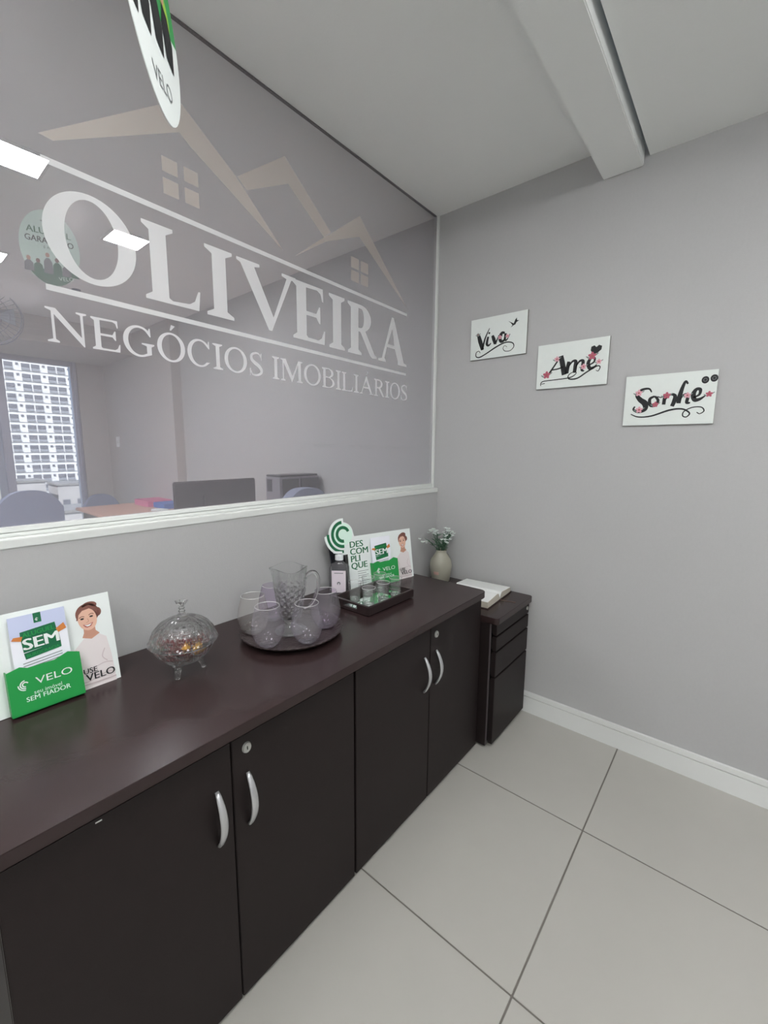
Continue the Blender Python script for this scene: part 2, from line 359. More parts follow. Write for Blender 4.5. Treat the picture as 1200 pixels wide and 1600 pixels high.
def gl_R(w, T, t):
    x0 = .09; x1 = x0+T; cx = w*.45; rx = w*.36
    o = [(0, 0), (x1+.1, 0), (x1+.1, H_), (x1, H_+BR), (x1, .47), (w*.42, .47), (w*.78, .03), (w*.86, -.01), (w*1.02, 0), (w*1.02, H_), (w*.95, .07), (w*.6, .5)]+arc(cx, .74, rx, .26, -62, 90, 16)+stem_left(x0)[:-1]
    return [(o, [[(x1, .47+t), (cx*.95, .47+t)]+arc(cx, .735, rx-T, .225-t/2, -75, 90, 12)+[(x1, 1-t)]])]
def gl_B(w, T, t):
    x0 = .09; x1 = x0+T; cx = w*.45
    o = [(0, 0)]+arc(cx, .27, w*.53, .27, -90, 70, 16)+arc(cx, .755, w*.44, .245, -60, 90, 14)+stem_left(x0)[:-1]
    return [(o, [[(x1, t)]+arc(cx, .275, w*.53-T, .235, -90, 90, 14)+[(x1, .51)], [(x1, .51+t)]+arc(cx, .76, w*.44-T, .2, -90, 90, 12)+[(x1, 1-t)]])]
def gl_S(w, T, t):
    c = [(w*.1, .2), (w*.22, .05), (w*.5, .03), (w*.82, .13), (w*.86, .29), (w*.66, .44), (w*.38, .56), (w*.17, .7), (w*.2, .87), (w*.48, .97), (w*.72, .94), (w*.86, .8)]
    ws = [t, t, t*1.2, T*.7, T*.95, T, T, T*.9, T*.65, t*1.2, t, t]
    p, ww = spline(c, ws, 5); A, B = [], []
    for i in range(len(p)):
        a, b = p[max(0, i-1)], p[min(len(p)-1, i+1)]; dx, dy = b[0]-a[0], b[1]-a[1]; l = math.hypot(dx, dy) or 1
        A.append((p[i][0]-dy/l*ww[i]/2, p[i][1]+dx/l*ww[i]/2)); B.append((p[i][0]+dy/l*ww[i]/2, p[i][1]-dx/l*ww[i]/2))
    return [(A+B[::-1], []), ([(w*.02, 0), (w*.07, 0), (w*.1, .2), (w*.13, .3), (w*.09, .31), (w*.02, .3)], []), ([(w*.84, .98), (w*.9, .98), (w*.9, .7), (w*.86, .7), (w*.84, .8)], [])]
GL = dict(I=gl_I, L=gl_L, E=gl_E, V=gl_V, A=gl_A, N=gl_N, M=gl_M, O=gl_O, C=gl_C, G=gl_G, R=gl_R, B=gl_B, S=gl_S)
def serif(art, ch, x0, x1, y0, y1, m, T=.2, t=.06, acute=False, layer=1):
    h = y1-y0; w = (x1-x0)/h
    for outer, holes in GL[ch](w, T, t): art.poly([(x0+a*h, y0+b*h) for a, b in outer], m, layer, [[(x0+a*h, y0+b*h) for a, b in hh] for hh in holes])
    if acute: art.poly([(x0+(w*.5-.03)*h, y0+1.1*h), (x0+(w*.5+.02)*h, y0+1.1*h), (x0+(w*.5+.17)*h, y0+1.27*h), (x0+(w*.5+.03)*h, y0+1.3*h)], m, layer)

# ================================================================== THE SETTING
HC, HC2, HB = 2.51, 2.43, 2.40
# floor: recessed grout bed with separate porcelain tiles
fl = struct(box_obj('floor', (-5.0, -4.3, -.12), (3.7, .12, -.003), M_grout))
TS = .602; TX, TY = .9926, -.5561
tile_cache = {}
def tile(x0, y0, x1, y1):
    g = .0022; x0 += g; y0 += g; x1 -= g; y1 -= g
    if x1-x0 < .01 or y1-y0 < .01: return
    key = (round(x1-x0, 3), round(y1-y0, 3))
    if key not in tile_cache:
        w, h = (x1-x0)/2, (y1-y0)/2
        o = MB().box((-w, -h, -.0025), (w, h, 0), M_tile).obj('tile', fl, bevel=.0012, seg=1); tile_cache[key] = o.data
    else:
        o = bpy.data.objects.new('tile', tile_cache[key]); COL.objects.link(o); o.parent = fl
    o.location = ((x0+x1)/2, (y0+y1)/2, 0)
xs = [max(.0, TX-2*TS)]+[TX-TS+TS*k for k in range(0, 6)]; ys = [0, TY]+[TY-TS*k for k in range(1, 7)]
xs = [x for x in xs if x <= 3.62]
for i in range(len(xs)-1):
    for j in range(len(ys)-1): tile(xs[i], ys[j+1], xs[i+1], ys[j])

# back wall, with the pier of the office beyond
struct(box_obj('wall_back', (-5.0, 0, -.1), (3.7, .14, 2.75), M_wall))
struct(box_obj('wall_back_pier', (-4.73, -.09, 0), (-2.95, 0, HC), M_wall2))
struct(box_obj('wall_right', (3.6, -4.3, -.1), (3.72, 0, 2.75), M_wall))
struct(box_obj('wall_front', (-5.0, -4.32, -.1), (3.6, -4.2, 2.75), M_wall))
# ceilings and beam
struct(box_obj('ceiling', (-5.0, -4.3, HC), (.8, 0, HC+.12), M_ceil))
struct(box_obj('ceiling_lower', (.912, -4.3, HC2), (3.6, 0, HC2+.2), M_ceil))
bm_ = MB(); bm_.box((.752, -4.2, HB), (.894, 0, HC+.1), M_ceil); struct(bm_.obj('ceiling_beam', bevel=.003))
# partition wall under the glass, with its sill, and the glazing
ZS, ZG, GX = 1.109, 1.133, -.035
struct(box_obj('wall_left', (-.12, -4.2, 0), (0, 0, ZS-.022), M_wall))
sill = MB(); sill.box((-.13, -4.2, ZS-.022), (.003, 0, ZS), M_white); sill.box((GX-.02, -4.2, ZS), (GX+.008, 0, ZG-.012), M_white)
struct(sill.obj('sill_left', bevel=.002))
w1 = struct(empty('window_1', (GX, -4.2, ZG)))
box_obj('window_frame', (-.014, 4.187, -.024), (.012, 4.2, HC-ZG), M_white, w1, bevel=.002)
box_obj('window_rail', (-.014, 0, -.024), (.006, 4.187, .0), M_white, w1, bevel=.002)
box_obj('window_head', (-.014, 0, HC-ZG-.004), (-.004, 4.187, HC-ZG-.0), M_edge, w1)
box_obj('pane', (-.010, 0, 0), (-.002, 4.187, HC-ZG-.004), M_pane, w1)
film = MB().add([(.0, 0, 0), (.0, 4.186, 0), (.0, 4.186, HC-ZG-.003), (.0, 0, HC-ZG-.003)], [(0, 1, 2, 3)], M_film).obj('window_film', w1)
# logo and lettering, as printed on the film: local x runs along +y of the room
def film_art(): return Art(0, .0006)
def place_art(a, name):
    o = a.obj(name, w1); o.rotation_euler = (0, 0, PI/2); o.location = (0.0006, 4.2, -ZG); return o
A1 = film_art()
for p in ([(-1.69, 2.044), (-1.349, 2.299), (-1.172, 2.178), (-1.141, 2.15), (-.995, 2.018), (-1.322, 2.193), (-1.353, 2.215), (-1.662, 2.041)],
          [(-1.171, 2.181), (-.979, 2.33), (-.763, 2.162), (-.801, 2.131), (-.968, 2.247), (-1.137, 2.155)],
          [(-.944, 2.018), (-.805, 2.128), (-.763, 2.158), (-.597, 2.285), (-.261, 2.0), (-.602, 2.203), (-.787, 2.121)],
          [(-1.408, 2.131), (-1.364, 2.131), (-1.364, 2.092), (-1.408, 2.092)], [(-1.346, 2.131), (-1.303, 2.131), (-1.303, 2.092), (-1.346, 2.092)],
          [(-1.408, 2.076), (-1.364, 2.076), (-1.364, 2.034), (-1.408, 2.034)], [(-1.346, 2.076), (-1.303, 2.076), (-1.303, 2.034), (-1.346, 2.034)],
          [(-.651, 2.113), (-.603, 2.113), (-.603, 2.070), (-.651, 2.070)], [(-.592, 2.113), (-.544, 2.113), (-.544, 2.070), (-.592, 2.070)],
          [(-.651, 2.061), (-.603, 2.061), (-.603, 2.018), (-.651, 2.018)], [(-.592, 2.061), (-.544, 2.061), (-.544, 2.018), (-.592, 2.018)]):
    A1.poly(p, M_roofv)
tag(place_art(A1, 'logo'), 'beige outline of three house roofs with two small windows')
A2 = film_art()
A2.poly([(-1.69, 1.985), (-.26, 1.963), (-.26, 1.975), (-1.69, 2.000)], M_vinyl); A2.poly([(-1.705, 1.699), (-.262, 1.683), (-.262, 1.694), (-1.705, 1.713)], M_vinyl)
for ch, a, b in (('O', -1.70, -1.494), ('L', -1.475, -1.315), ('I', -1.295, -1.202), ('V', -1.186, -.944), ('E', -.96, -.80), ('I', -.778, -.69), ('R', -.672, -.49), ('A', -.475, -.259)):
    k = (a+1.7)/1.44; serif(A2, ch, a, b, 1.742-.020*k, 1.947-.017*k, M_vinyl, T=.225 if ch != 'O' else .215, t=.07)
place_art(A2, 'lettering')
A3 = film_art()
for ch, a, b, ac in (('N', -1.712, -1.626, 0), ('E', -1.617, -1.551, 0), ('G', -1.543, -1.462, 0), ('O', -1.454, -1.373, 1), ('C', -1.366, -1.292, 0), ('I', -1.284, -1.25, 0), ('O', -1.244, -1.161, 0), ('S', -1.152, -1.097, 0),
                     ('I', -1.058, -1.028, 0), ('M', -1.022, -.92, 0), ('O', -.913, -.827, 0), ('B', -.82, -.75, 0), ('I', -.744, -.714, 0), ('L', -.709, -.643, 0), ('I', -.637, -.605, 0), ('A', -.6, -.508, 1), ('R', -.502, -.43, 0), ('I', -.424, -.393, 0), ('O', -.388, -.31, 0), ('S', -.304, -.248, 0)):
    k = (a+1.712)/1.46; serif(A3, ch, a, b, 1.579-.018*k, 1.660-.024*k, M_vinyl2, T=.16, t=.07, acute=ac)
place_art(A3, 'lettering')
A4 = film_art(); A4.text('O Senhor é o meu Pastor e nada me faltará', -.92, 1.327, .034, M_faint, width=.72, rot=-.015)
place_art(A4, 'lettering')

# baseboard along the back wall: proud lower board, groove with its shade put into a dark strip, top strip
bb = MB(); bb.box((.0, -.014, .0), (3.6, 0, .0825), M_white2); bb.box((.0, -.006, .0825), (3.6, 0, .086), M_dark); bb.box((.0, -.013, .086), (3.6, 0, .107), M_white2)
struct(bb.obj('baseboard_back', bevel=0))

# far wall of the office beyond the glass, its window and the curtain box
XF = -4.73
fw = MB(); fw.box((XF-.14, -.36, 0), (XF, -.0, HC), M_wall2); fw.box((XF-.14, -3.0, 2.30), (XF, -.36, HC), M_wall2); fw.box((XF-.14, -4.2, 0), (XF, -3.0, HC), M_wall2); fw.box((XF-.14, -3.0, 0), (XF, -.36, .12), M_wall2)
struct(fw.obj('wall_far'))
cb = MB(); cb.box((-3.83, -4.2, 2.28), (-3.80, -.09, HC), M_wall2)
cb.box((XF, -4.2, 2.28), (-3.83, -.09, 2.30), M_wall2)
for k in range(3): cb.box((-3.80, -4.2, 2.335+.05*k), (-3.795, -.09, 2.34+.05*k), M_wall2)
struct(cb.obj('ceiling_box_far'))
w2 = struct(empty('window_2', (XF, -3.0, .12)))
for nm, a, b in (('window_frame', (-.10, 2.58, 0), (-.02, 2.64, 2.18)), ('window_frame', (-.10, 0, 2.11), (-.02, 2.58, 2.18)), ('window_frame', (-.10, 0, 0), (-.02, 2.58, .06)), ('mullion', (-.07, 1.92, .06), (-.02, 1.99, 2.11)), ('mullion', (-.10, 1.86, .06), (-.075, 1.925, 2.11)), ('window_frame', (-.10, 0, .06), (-.02, .06, 2.11)), ('window_trim', (-.02, 2.60, 0), (.012, 2.615, 2.18))):
    box_obj(nm, a, b, M_alframe, w2, bevel=.004)
box_obj('pane', (-.065, .06, .06), (-.06, 1.92, 2.11), M_pane, w2); box_obj('pane', (-.045, 1.99, .06), (-.04, 2.58, 2.11), M_pane, w2)

# ================================================================== CEILING LIGHTS
def ceiling_light(x, y, z, s, led, label, far=False):
    t = empty('ceiling_light', (x, y, z)); tag(t, label, 'light', 'LED panels in the office ceiling' if far else 'LED panels in the waiting room ceiling')
    f = MB(); w = s/2
    for a, b in (((-w-.012, -w-.012, -.010), (w+.012, -w, 0)), ((-w-.012, w, -.010), (w+.012, w+.012, 0)), ((-w-.012, -w, -.010), (-w, w, 0)), ((w, -w, -.010), (w+.012, w, 0))): f.box(a, b, M_white)
    f.obj('frame', t); box_obj('diffuser', (-w, -w, -.007 if far else -.060), (w, w, -.001), led, t); return t  # added near panels hang deeper so their sides light the ceiling
ceiling_light(-1.14, -1.50, HC, .19, M_ledf, 'bright square LED panel seen through the glass at the left edge', True)
ceiling_light(-1.56, -.93, HC, .18, M_ledf, 'square LED panel seen through the glass beside the letter L', True)
ceiling_light(-2.43, -1.42, HC, .18, M_ledf, 'small LED panel deep in the office, behind the oval tag', True)
for k, (x, y) in enumerate(((-1.3, -2.7), (-2.9, -2.4), (-.8, -3.7))): ceiling_light(x, y, HC, .42, M_ledf, 'office LED panel out of sight of the picture', True)  # unseen larger panels added to brighten the office
for k, (x, y) in enumerate(((1.3, -1.45), (2.7, -1.3), (1.5, -3.2), (2.9, -3.1))): ceiling_light(x, y, HC2, .42, M_addlamp, 'waiting room LED panel above the viewer')  # unseen panels added to light the waiting room
ceiling_light(.38, -2.35, HC, .42, M_addlamp, 'waiting room LED panel beside the beam above the viewer')  # one more unseen panel, added for its light

# ================================================================== CABINETS
def arch_handle(parent, y, z0, z1, x0, name='handle'):
    pts = []; n = 14; rs = []
    for i in range(n+1):
        t = i/n; z = z0+(z1-z0)*t; pts.append((x0+.002+.026*math.sin(PI*t)**.8, y, z)); rs.append(.0085)
    mb = MB(); vs = []; fs = []; m = 12
    for i, p in enumerate(pts):
        t = i/n; hw = .0045+.0045*math.sin(PI*t)**.6; th = .0042
        a = pts[max(i-1, 0)]; b = pts[min(i+1, n)]; dx, dz = b[0]-a[0], b[2]-a[2]; l = math.hypot(dx, dz); nx, nz = dz/l, -dx/l
        for k in range(m):
            an = 2*PI*k/m; q = math.cos(an)*th; s_ = math.sin(an)*hw; vs.append((p[0]+nx*q, p[1]+s_, p[2]+nz*q))
    for i in range(n):
        for k in range(m): fs.append((i*m+k, i*m+(k+1) % m, (i+1)*m+(k+1) % m, (i+1)*m+k))
    fs += [tuple(range(m)), tuple(n*m+k for k in range(m))]
    mb.add(vs, fs, M_alu); return mb.obj(name, parent, smooth=True)
def lock(parent, x, y, z, r=.0115):
    mb = MB(); n = 20
    vs = [(x, y+r*math.cos(2*PI*i/n), z+r*1.15*math.sin(2*PI*i/n)) for i in range(n)]+[(x+.004, y+r*.85*math.cos(2*PI*i/n), z+r*math.sin(2*PI*i/n)) for i in range(n)]
    mb.add(vs, [tuple(range(n-1, -1, -1)), tuple(n+i for i in range(n))]+[(i, (i+1) % n, (i+1) % n+n, i+n) for i in range(n)], M_lock)
    mb.box((x+.0038, y-.0012, z-.004), (x+.0045, y+.0012, z+.004), M_dark); return mb.obj('lock', parent)
DW = .3923; YR = -.4087; XD = .4993
def cabinet(y0, y1, label, mark=False):
    """a two-door unit from y0 (left) to y1 (right)"""
    t = empty('cabinet', ((XD)/2, (y0+y1)/2, 0)); tag(t, label, 'cabinet', 'low dark office cabinets under one worktop')
    ox, oy = t.location.x, t.location.y
    def L(a): return (a[0]-ox, a[1]-oy, a[2])
    b = MB(); b.box(L((.01, y0+.003, .02)), L((.478, y1-.003, .7135)), M_wood); b.obj('body', t, bevel=.001, seg=1)
    for k in range(4): box_obj('foot', L(((.03, .42)[k // 2], (y0+.02, y1-.06)[k % 2], 0)), L(((.07, .466)[k // 2], (y0+.06, y1-.02)[k % 2], .02)), M_alu if k // 2 else M_dark, t)
    ym = (y0+y1)/2
    for s_, (a, c) in enumerate(((y0+.0035, ym-.0015), (ym+.0015, y1-.0035))):
        d = box_obj('door', L((.480, a, .012)), L((XD, c, .689)), M_wood, t, bevel=.0015, seg=2)
        hy = (ym-.038) if s_ == 0 else (ym+.037)
        arch_handle(d, hy-oy, .462-.0, .594, XD-ox)
        if s_ == 1: lock(d, XD-ox, hy-oy+.001, .655)
        if mark and s_ == 0: tag(box_obj('paint_chip', L((XD, -1.842, .679)), L((XD+.0004, -1.832, .6815)), M_white, d), 'small white chip in the laminate')
    return t
cabinet(YR-4*DW, YR-2*DW, 'low dark two-door cabinet under the leaflet stand and the glass bowl', True)
cabinet(YR-2*DW, YR, 'low dark wenge two-door cabinet beside the drawer pedestal, under the square tray')
wt = MB()
wt.prism(rrect(.004, YR-4*DW-.03, .5315, -.427+.0, .03, 6, (1, 1, 0, 0)), .7145, .740, M_top, 'z')
tag(wt.obj('worktop', bevel=.007, seg=4), 'dark red-brown glossy worktop across both low cabinets', 'worktop')

# drawer pedestal
dp = empty('drawer_pedestal', (.29, -.218, 0)); tag(dp, 'dark wenge drawer pedestal in the corner with an open book on top', 'drawers')
def D(a): return (a[0]-.29, a[1]+.218, a[2])
y0, y1 = -.4060, -.0165
b = MB(); b.box(D((.03, y0+.008, .012)), D((.536, y0+.024, .588)), M_wood); b.box(D((.03, y1-.024, .012)), D((.536, y1-.008, .588)), M_wood); b.box(D((.03, y0+.024, .05)), D((.045, y1-.024, .588)), M_wood); b.box(D((.045, y0+.024, .05)), D((.525, y1-.024, .066)), M_wood)
b.obj('body', dp, bevel=.001, seg=1)
box_obj('edge_strip', D((.5362, y0+.009, .014)), D((.5372, y0+.023, .586)), M_edge, dp)
tt = MB(); tt.prism([(x-.29, y+.218) for x, y in rrect(.022, y0, .575, y1, .018, 5, (1, 1, 0, 0))], .590, .618, M_top, 'z'); tt.obj('top', dp, bevel=.005, seg=3)
for za, zb in ((.020, .332), (.340, .452), (.459, .524), (.531, .584)):
    d = MB(); d.box(D((.541, y0+.026, za)), D((.5604, y1-.006, zb)), M_wood); d.box(D((.10, y0+.03, za+.006)), D((.541, y1-.03, zb-.012)), M_dark)
    dd = d.obj('drawer', dp, bevel=.0015, seg=2)
    if zb > .58: lock(dd, .5604-.29, -.045+.218, .560, .008)
tag(box_obj('side_cap', D((.44, y0+.002, .572)), D((.458, y0+.0085, .584)), M_white, dp), 'small white plastic clip')
for sx in (.06, .48):
    for sy in (y0+.03, y1-.07): box_obj('foot', D((sx, sy, 0)), D((sx+.04, sy+.04, .012 if sx > .4 else .05)), M_dark, dp)

# open book with ribbon
bk = empty('open_book', (.36, -.19, .6182), (0, 0, math.radians(4))); tag(bk, 'thick open book with white pages lying on the drawer pedestal', 'book')
def page_block(side):
    mb = MB(); n = 12; top = []; w = .145; 
    for i in range(n+1):
        t = i/n; y = side*(w*t); z = .012+.024*(math.sin(PI*min(1, t*1.25))**.7 if t < .4 else 1)*(1-.28*max(0, t-.4)); z = .006+.03*min(1, t/.18)**.5*(1-.35*t)+ (.006 if side < 0 else 0)
        top.append((y, z))
    prof = top+[(side*w, .004), (0, .004)]
    vs = [(-.118, a, b_) for a, b_ in prof]+[(.118, a, b_) for a, b_ in prof]; N = len(prof)
    mb.add(vs, [(i, i+1, i+1+N, i+N) for i in range(n)], M_page)
    mb.add(vs, [(n, n+1, n+1+N, n+N), tuple(range(N-1, -1, -1)), tuple(range(N, 2*N)), (n+1, n+2, n+2+N, n+1+N)], M_pageedge)
    return mb.obj('page_block', bk, smooth=False)
page_block(1); page_block(-1)
box_obj('cover', (-.122, -.150, 0), (.122, .150, .004), M_cover, bk, bevel=.001)
rb = MB(); pts = [(.112, 0, .006), (.124, -.002, .004), (.15, .004, .0012), (.175, .012, .0012), (.19, .012, .0012)]
for i in range(len(pts)-1):
    a, c = pts[i], pts[i+1]; rb.add([(a[0], a[1]-.0025, a[2]), (a[0], a[1]+.0025, a[2]), (c[0], c[1]+.0025, c[2]), (c[0], c[1]-.0025, c[2])], [(0, 1, 2, 3)], M_ribbon)
rb.obj('ribbon', bk, solid=.0006)

# ================================================================== VASE AND FLOWERS
vz = .6182; vs_ = empty('vase', (.100, -.105, vz)); tag(vs_, 'matte grey-beige stoneware vase in the corner holding white flowers', 'vase')
prof = [(.0, 0), (.044, 0), (.048, .006), (.056, .05), (.060, .085), (.054, .118), (.038, .142), (.029, .156), (.027, .165), (.032, .172), (.029, .172), (.023, .163), (.02, .15), (.0, .148)]
MB().lathe(prof, M_vase, 40).obj('body', vs_, smooth=True)
st = MB()
for i in range(6):
    a0 = math.radians(-98+i*5); a1 = math.radians(-98+(i+1)*5); r0, r1 = .0553, .0578
    st.add([(r0*math.cos(a0), r0*math.sin(a0), .045), (r0*math.cos(a1), r0*math.sin(a1), .045), (r1*math.cos(a1), r1*math.sin(a1), .062), (r1*math.cos(a0), r1*math.sin(a0), .062)], [(0, 1, 2, 3)], M_sticker)
st.obj('sticker', vs_, solid=.0006)
def flower(lean, az, ln, seed):
    rnd = random.Random(seed); t = empty('flower_stem', (.100, -.105, vz+.150))
    tag(t, 'artificial sprig of small white flowers standing in the grey-beige vase', 'flower', 'white flower sprigs in the vase')
    pts = []
    for i in range(7):
        s = i/6; r = .012+lean*s**1.5; pts.append((r*math.cos(az), r*math.sin(az), ln*s))
    MB().tube(pts, [.0018]*5+[.0014, .0008], M_stem, 6).obj('stem', t, smooth=True)
    lf = MB()
    for k in range(11):
        s = .18+.6*rnd.random(); i = int(s*6); p = Vector(pts[i]).lerp(Vector(pts[min(i+1, 6)]), s*6-i); a = rnd.uniform(0, 2*PI); L = rnd.uniform(.02, .038); w = L*.2; up = rnd.uniform(.3, 1.0)
        d = Vector((math.cos(a), math.sin(a), up)).normalized()*L; sd = Vector((-math.sin(a), math.cos(a), 0))*w
        q = p+d*.5; lf.add([p, q+sd+Vector((0, 0, .002)), p+d, q-sd+Vector((0, 0, .002))], [(0, 1, 2, 3)], M_leaf)
    tag(lf.obj('leaf', t, solid=.0006), kind='stuff')
    top = Vector(pts[-1])
    for k in range(6):
        c = top+Vector((rnd.gauss(0, .010), rnd.gauss(0, .010), rnd.uniform(-.03, .008))); fm = MB(); nrm = rnd.uniform(0, PI)
        for q in range(5):
            a = nrm+2*PI*q/5; d = Vector((math.cos(a), math.sin(a), .7)); sd = Vector((-math.sin(a), math.cos(a), 0)); r = rnd.uniform(.008, .011)
            fm.add([c, c+d*r*.6+sd*r*.42, c+d*r, c+d*r*.6-sd*r*.42], [(0, 1, 2, 3)], M_petal)
        fm.ball(c+Vector((0, 0, .003)), .003, M_petal, 6, 4); fm.obj('blossom', t, solid=.0008)
for k in range(11):
    az = 2*PI*k/11*2.3+.2; flower(.02+.065*((k*7) % 11)/10 if k else .01, az, .135-.045*((k*7) % 11)/10, 40+k)

# ================================================================== PRINTED DISPLAYS ON THE WORKTOP
def arcband(art, cx, cy, r0, r1, a0, a1, m, layer, n=24):
    art.poly(arc(cx, cy, r1, r1, a0, a1, n)+arc(cx, cy, r0, r0, a1, a0, n), m, layer)
def lady(art, cx, top, k=1):
    """portrait print: head, hair in a bun, pale blouse, folded arms; cx centre, top of hair"""
    A = art
    A.poly([(cx-.050*k, top-.225*k), (cx-.050*k, top-.165*k), (cx-.040*k, top-.115*k), (cx-.012*k, top-.088*k), (cx+.016*k, top-.084*k), (cx+.036*k, top-.100*k), (cx+.042*k, top-.15*k), (cx+.045*k, top-.225*k)], M_blouse, 1)
    A.poly([(cx-.012*k, top-.05*k), (cx+.013*k, top-.05*k), (cx+.014*k, top-.076*k), (cx+.022*k, top-.086*k), (cx+.002*k, top-.096*k), (cx-.018*k, top-.088*k), (cx-.013*k, top-.076*k)], M_skin2, 2)
    A.ell(cx+.001*k, top-.027*k, .027*k, .027*k, M_hair, 2, rot=.15); A.ell(cx+.024*k, top-.028*k, .009*k, .012*k, M_hair, 2); A.ell(cx+.008*k, top-.007*k, .017*k, .010*k, M_hair, 2)
    A.ell(cx-.001*k, top-.0415*k, .0215*k, .0305*k, M_skin, 3, rot=.12)
    A.poly([(cx-.026*k, top-.040*k), (cx-.020*k, top-.014*k), (cx+.006*k, top-.004*k), (cx+.024*k, top-.020*k), (cx+.025*k, top-.038*k), (cx+.019*k, top-.024*k), (cx+.006*k, top-.0145*k), (cx-.010*k, top-.017*k), (cx-.019*k, top-.026*k), (cx-.0225*k, top-.040*k)], M_hair, 4)
    for s in (-1, 1):
        A.stroke([(cx-.002*k+s*.005*k, top-(.033-.001*s)*k), (cx-.002*k+s*.011*k, top-(.0305-.0015*s)*k), (cx-.002*k+s*.017*k, top-(.033-.002*s)*k)], .0018*k, M_hair, 5)
        A.ell(cx-.002*k+s*.0105*k, top-(.0375-.001*s)*k, .0042*k, .0022*k, M_black, 5)
    A.stroke([(cx-.001*k, top-.040*k), (cx+.001*k, top-.048*k), (cx-.005*k, top-.0505*k)], .0014*k, M_skin2, 5)
    A.poly([(cx-.013*k, top-.054*k), (cx-.004*k, top-.056*k), (cx+.011*k, top-.053*k), (cx+.005*k, top-.062*k), (cx-.004*k, top-.064*k), (cx-.009*k, top-.061*k)], M_lips, 5)
    A.poly([(cx-.010*k, top-.0555*k), (cx-.003*k, top-.0572*k), (cx+.008*k, top-.055*k), (cx+.002*k, top-.0605*k), (cx-.004*k, top-.061*k)], M_paper, 6)
    for p in ([(-.046, .17), (-.02, .178), (.02, .168), (.042, .172)], [(-.05, .2), (-.02, .205), (.02, .196), (.045, .198)], [(.028, .13), (.02, .15), (.03, .165)], [(-.038, .13), (-.03, .15), (-.036, .165)]):
        A.stroke([(cx+a*k, top-b*k) for a, b in p], .0022*k, M_blouse2, 2)
def swirl(art, cx, cy, r, m, layer):
    arcband(art, cx, cy, r*.30, r*.48, 20, 275, m, layer); arcband(art, cx, cy, r*.60, r*.78, 92, 272, m, layer); arcband(art, cx, cy, r*.9, r*1.06, 175, 268, m, layer)
def display(loc, tilt, label, variant, rz=PI/2):
    t = empty('display_stand', loc, (0, 0, rz)); tag(t, label, 'display', 'green and white cardboard leaflet displays')
    W, H = .345, .222
    ec = (-.016, .236)
    outline = [(0, 0), (W, 0), (W, H), (.038, H)]+arc(*ec, .050, .050, 3, 82, 8)+arc(*ec, .066, .066, 84, 176, 10)+[(ec[0]-.086, ec[1]-.002)]+arc(*ec, .086, .086, 184, 262, 10)+[(0, ec[1]-.084)]
    pl = MB(); pl.prism(outline, 0, .003, M_paper, 'y'); plate = pl.obj('backboard', t); plate.rotation_euler = (-tilt, 0, 0)
    def att(a, nm, par=plate): return a.obj(nm, par)
    # printed parts
    a = Art(0)
    a.poly(arc(*ec, .046, .046, 0, 360, 30)[:-1], M_mint, 1)
    swirl(a, *ec, .072, M_dgreen, 2); att(a, 'emblem')
    a = Art(0)
    for i, s in enumerate(('DES', 'COM', 'PLI', 'QUE')): a.text(s, .010, .176-.030*i, .037, M_dgreen, 1, bold=.03, sx=1.1)
    for i in range(4): a.stroke([(.040, .072-.009*i), (.095-.012*(i % 2), .072-.009*i)], .002, M_ink, 1, False)
    for i in range(3): a.stroke([(.036, .030-.009*i), (.10-.01*(i % 2), .030-.009*i)], .002, M_ink, 1, False)
    att(a, 'lettering')
    a = Art(0); lady(a, .294, .205, .92); att(a, 'portrait')
    a = Art(0, .0008)
    a.text('USE', .268, .036, .018, M_black, 2, bold=.02); a.text('VELO', .272, .018, .024, M_black, 2, bold=.02, width=.062); a.stroke([(.262, .010), (.335, .010)], .003, M_blouse2, 2, False); att(a, 'lettering')
    # pocket with its leaflet (the leaflet is a thing of its own)
    sh_ = 0 if variant == 0 else -.022
    pk = MB(); pk.prism([(a_+sh_, b_) for a_, b_ in [(.128, .0), (.262, .0), (.262, .100), (.240, .108), (.214, .098), (.165, .098), (.152, .104), (.128, .098)]], -.024, -.0225, M_green, 'y')
    pk.box((.128+sh_, -.0225, 0), (.1295+sh_, -.0005, .098), M_green); pk.box((.2605+sh_, -.0225, 0), (.262+sh_, -.0005, .098), M_green); pk.box((.128+sh_, -.024, .0), (.262+sh_, -.0005, .0015), M_green)
    p = pk.obj('pocket', plate)
    a = Art(-.024); swirl(a, .157+sh_, .064, .0125, M_paper, 1); a.text('VELO', .175+sh_, .057, .022, M_paper, 1, width=.068); a.text('seu imóvel', .195+sh_, .037, .012, M_mint, 1, align='CENTER'); a.text('SEM FIADOR', .195+sh_, .025, .0145, M_mint, 1, align='CENTER', bold=.015)
    a.obj('lettering', p)
    ct, stt = math.cos(tilt), math.sin(tilt)
    # leaflet standing in the pocket
    lf = empty('leaflet', (loc[0], loc[1], loc[2]), (0, 0, rz))
    tag(lf, 'SEM leaflet with lilac sky standing in the green pocket of the '+('left' if variant == 0 else 'far')+' display', 'leaflet', 'leaflets in the display pockets')
    x0, x1, zb, zt = (.145, .248, .006, .212) if variant == 0 else (.110, .214, .006, .205)
    sh = MB(); ol = [(x0, zb), (x1, zb), (x1, zt), (x0, zt)]
    sh.prism(ol, -.0125, -.0119, M_leafletw, 'y'); s_ = sh.obj('sheet', lf); s_.rotation_euler = (-tilt, 0, 0)
    a = Art(-.0125, .0003); cx = (x0+x1)/2
    if variant == 0:
        a.poly([(x0, zt), (x0, zt-.05), (cx, zt-.055), (x1, zt-.045), (x1, zt)], M_sky, 1)
        a.poly([(cx-.007, zt), (cx+.007, zt), (cx+.007, zt-.022), (cx-.007, zt-.022)], M_dgreen, 2); swirl(a, cx, zt-.014, .004, M_paper, 3)
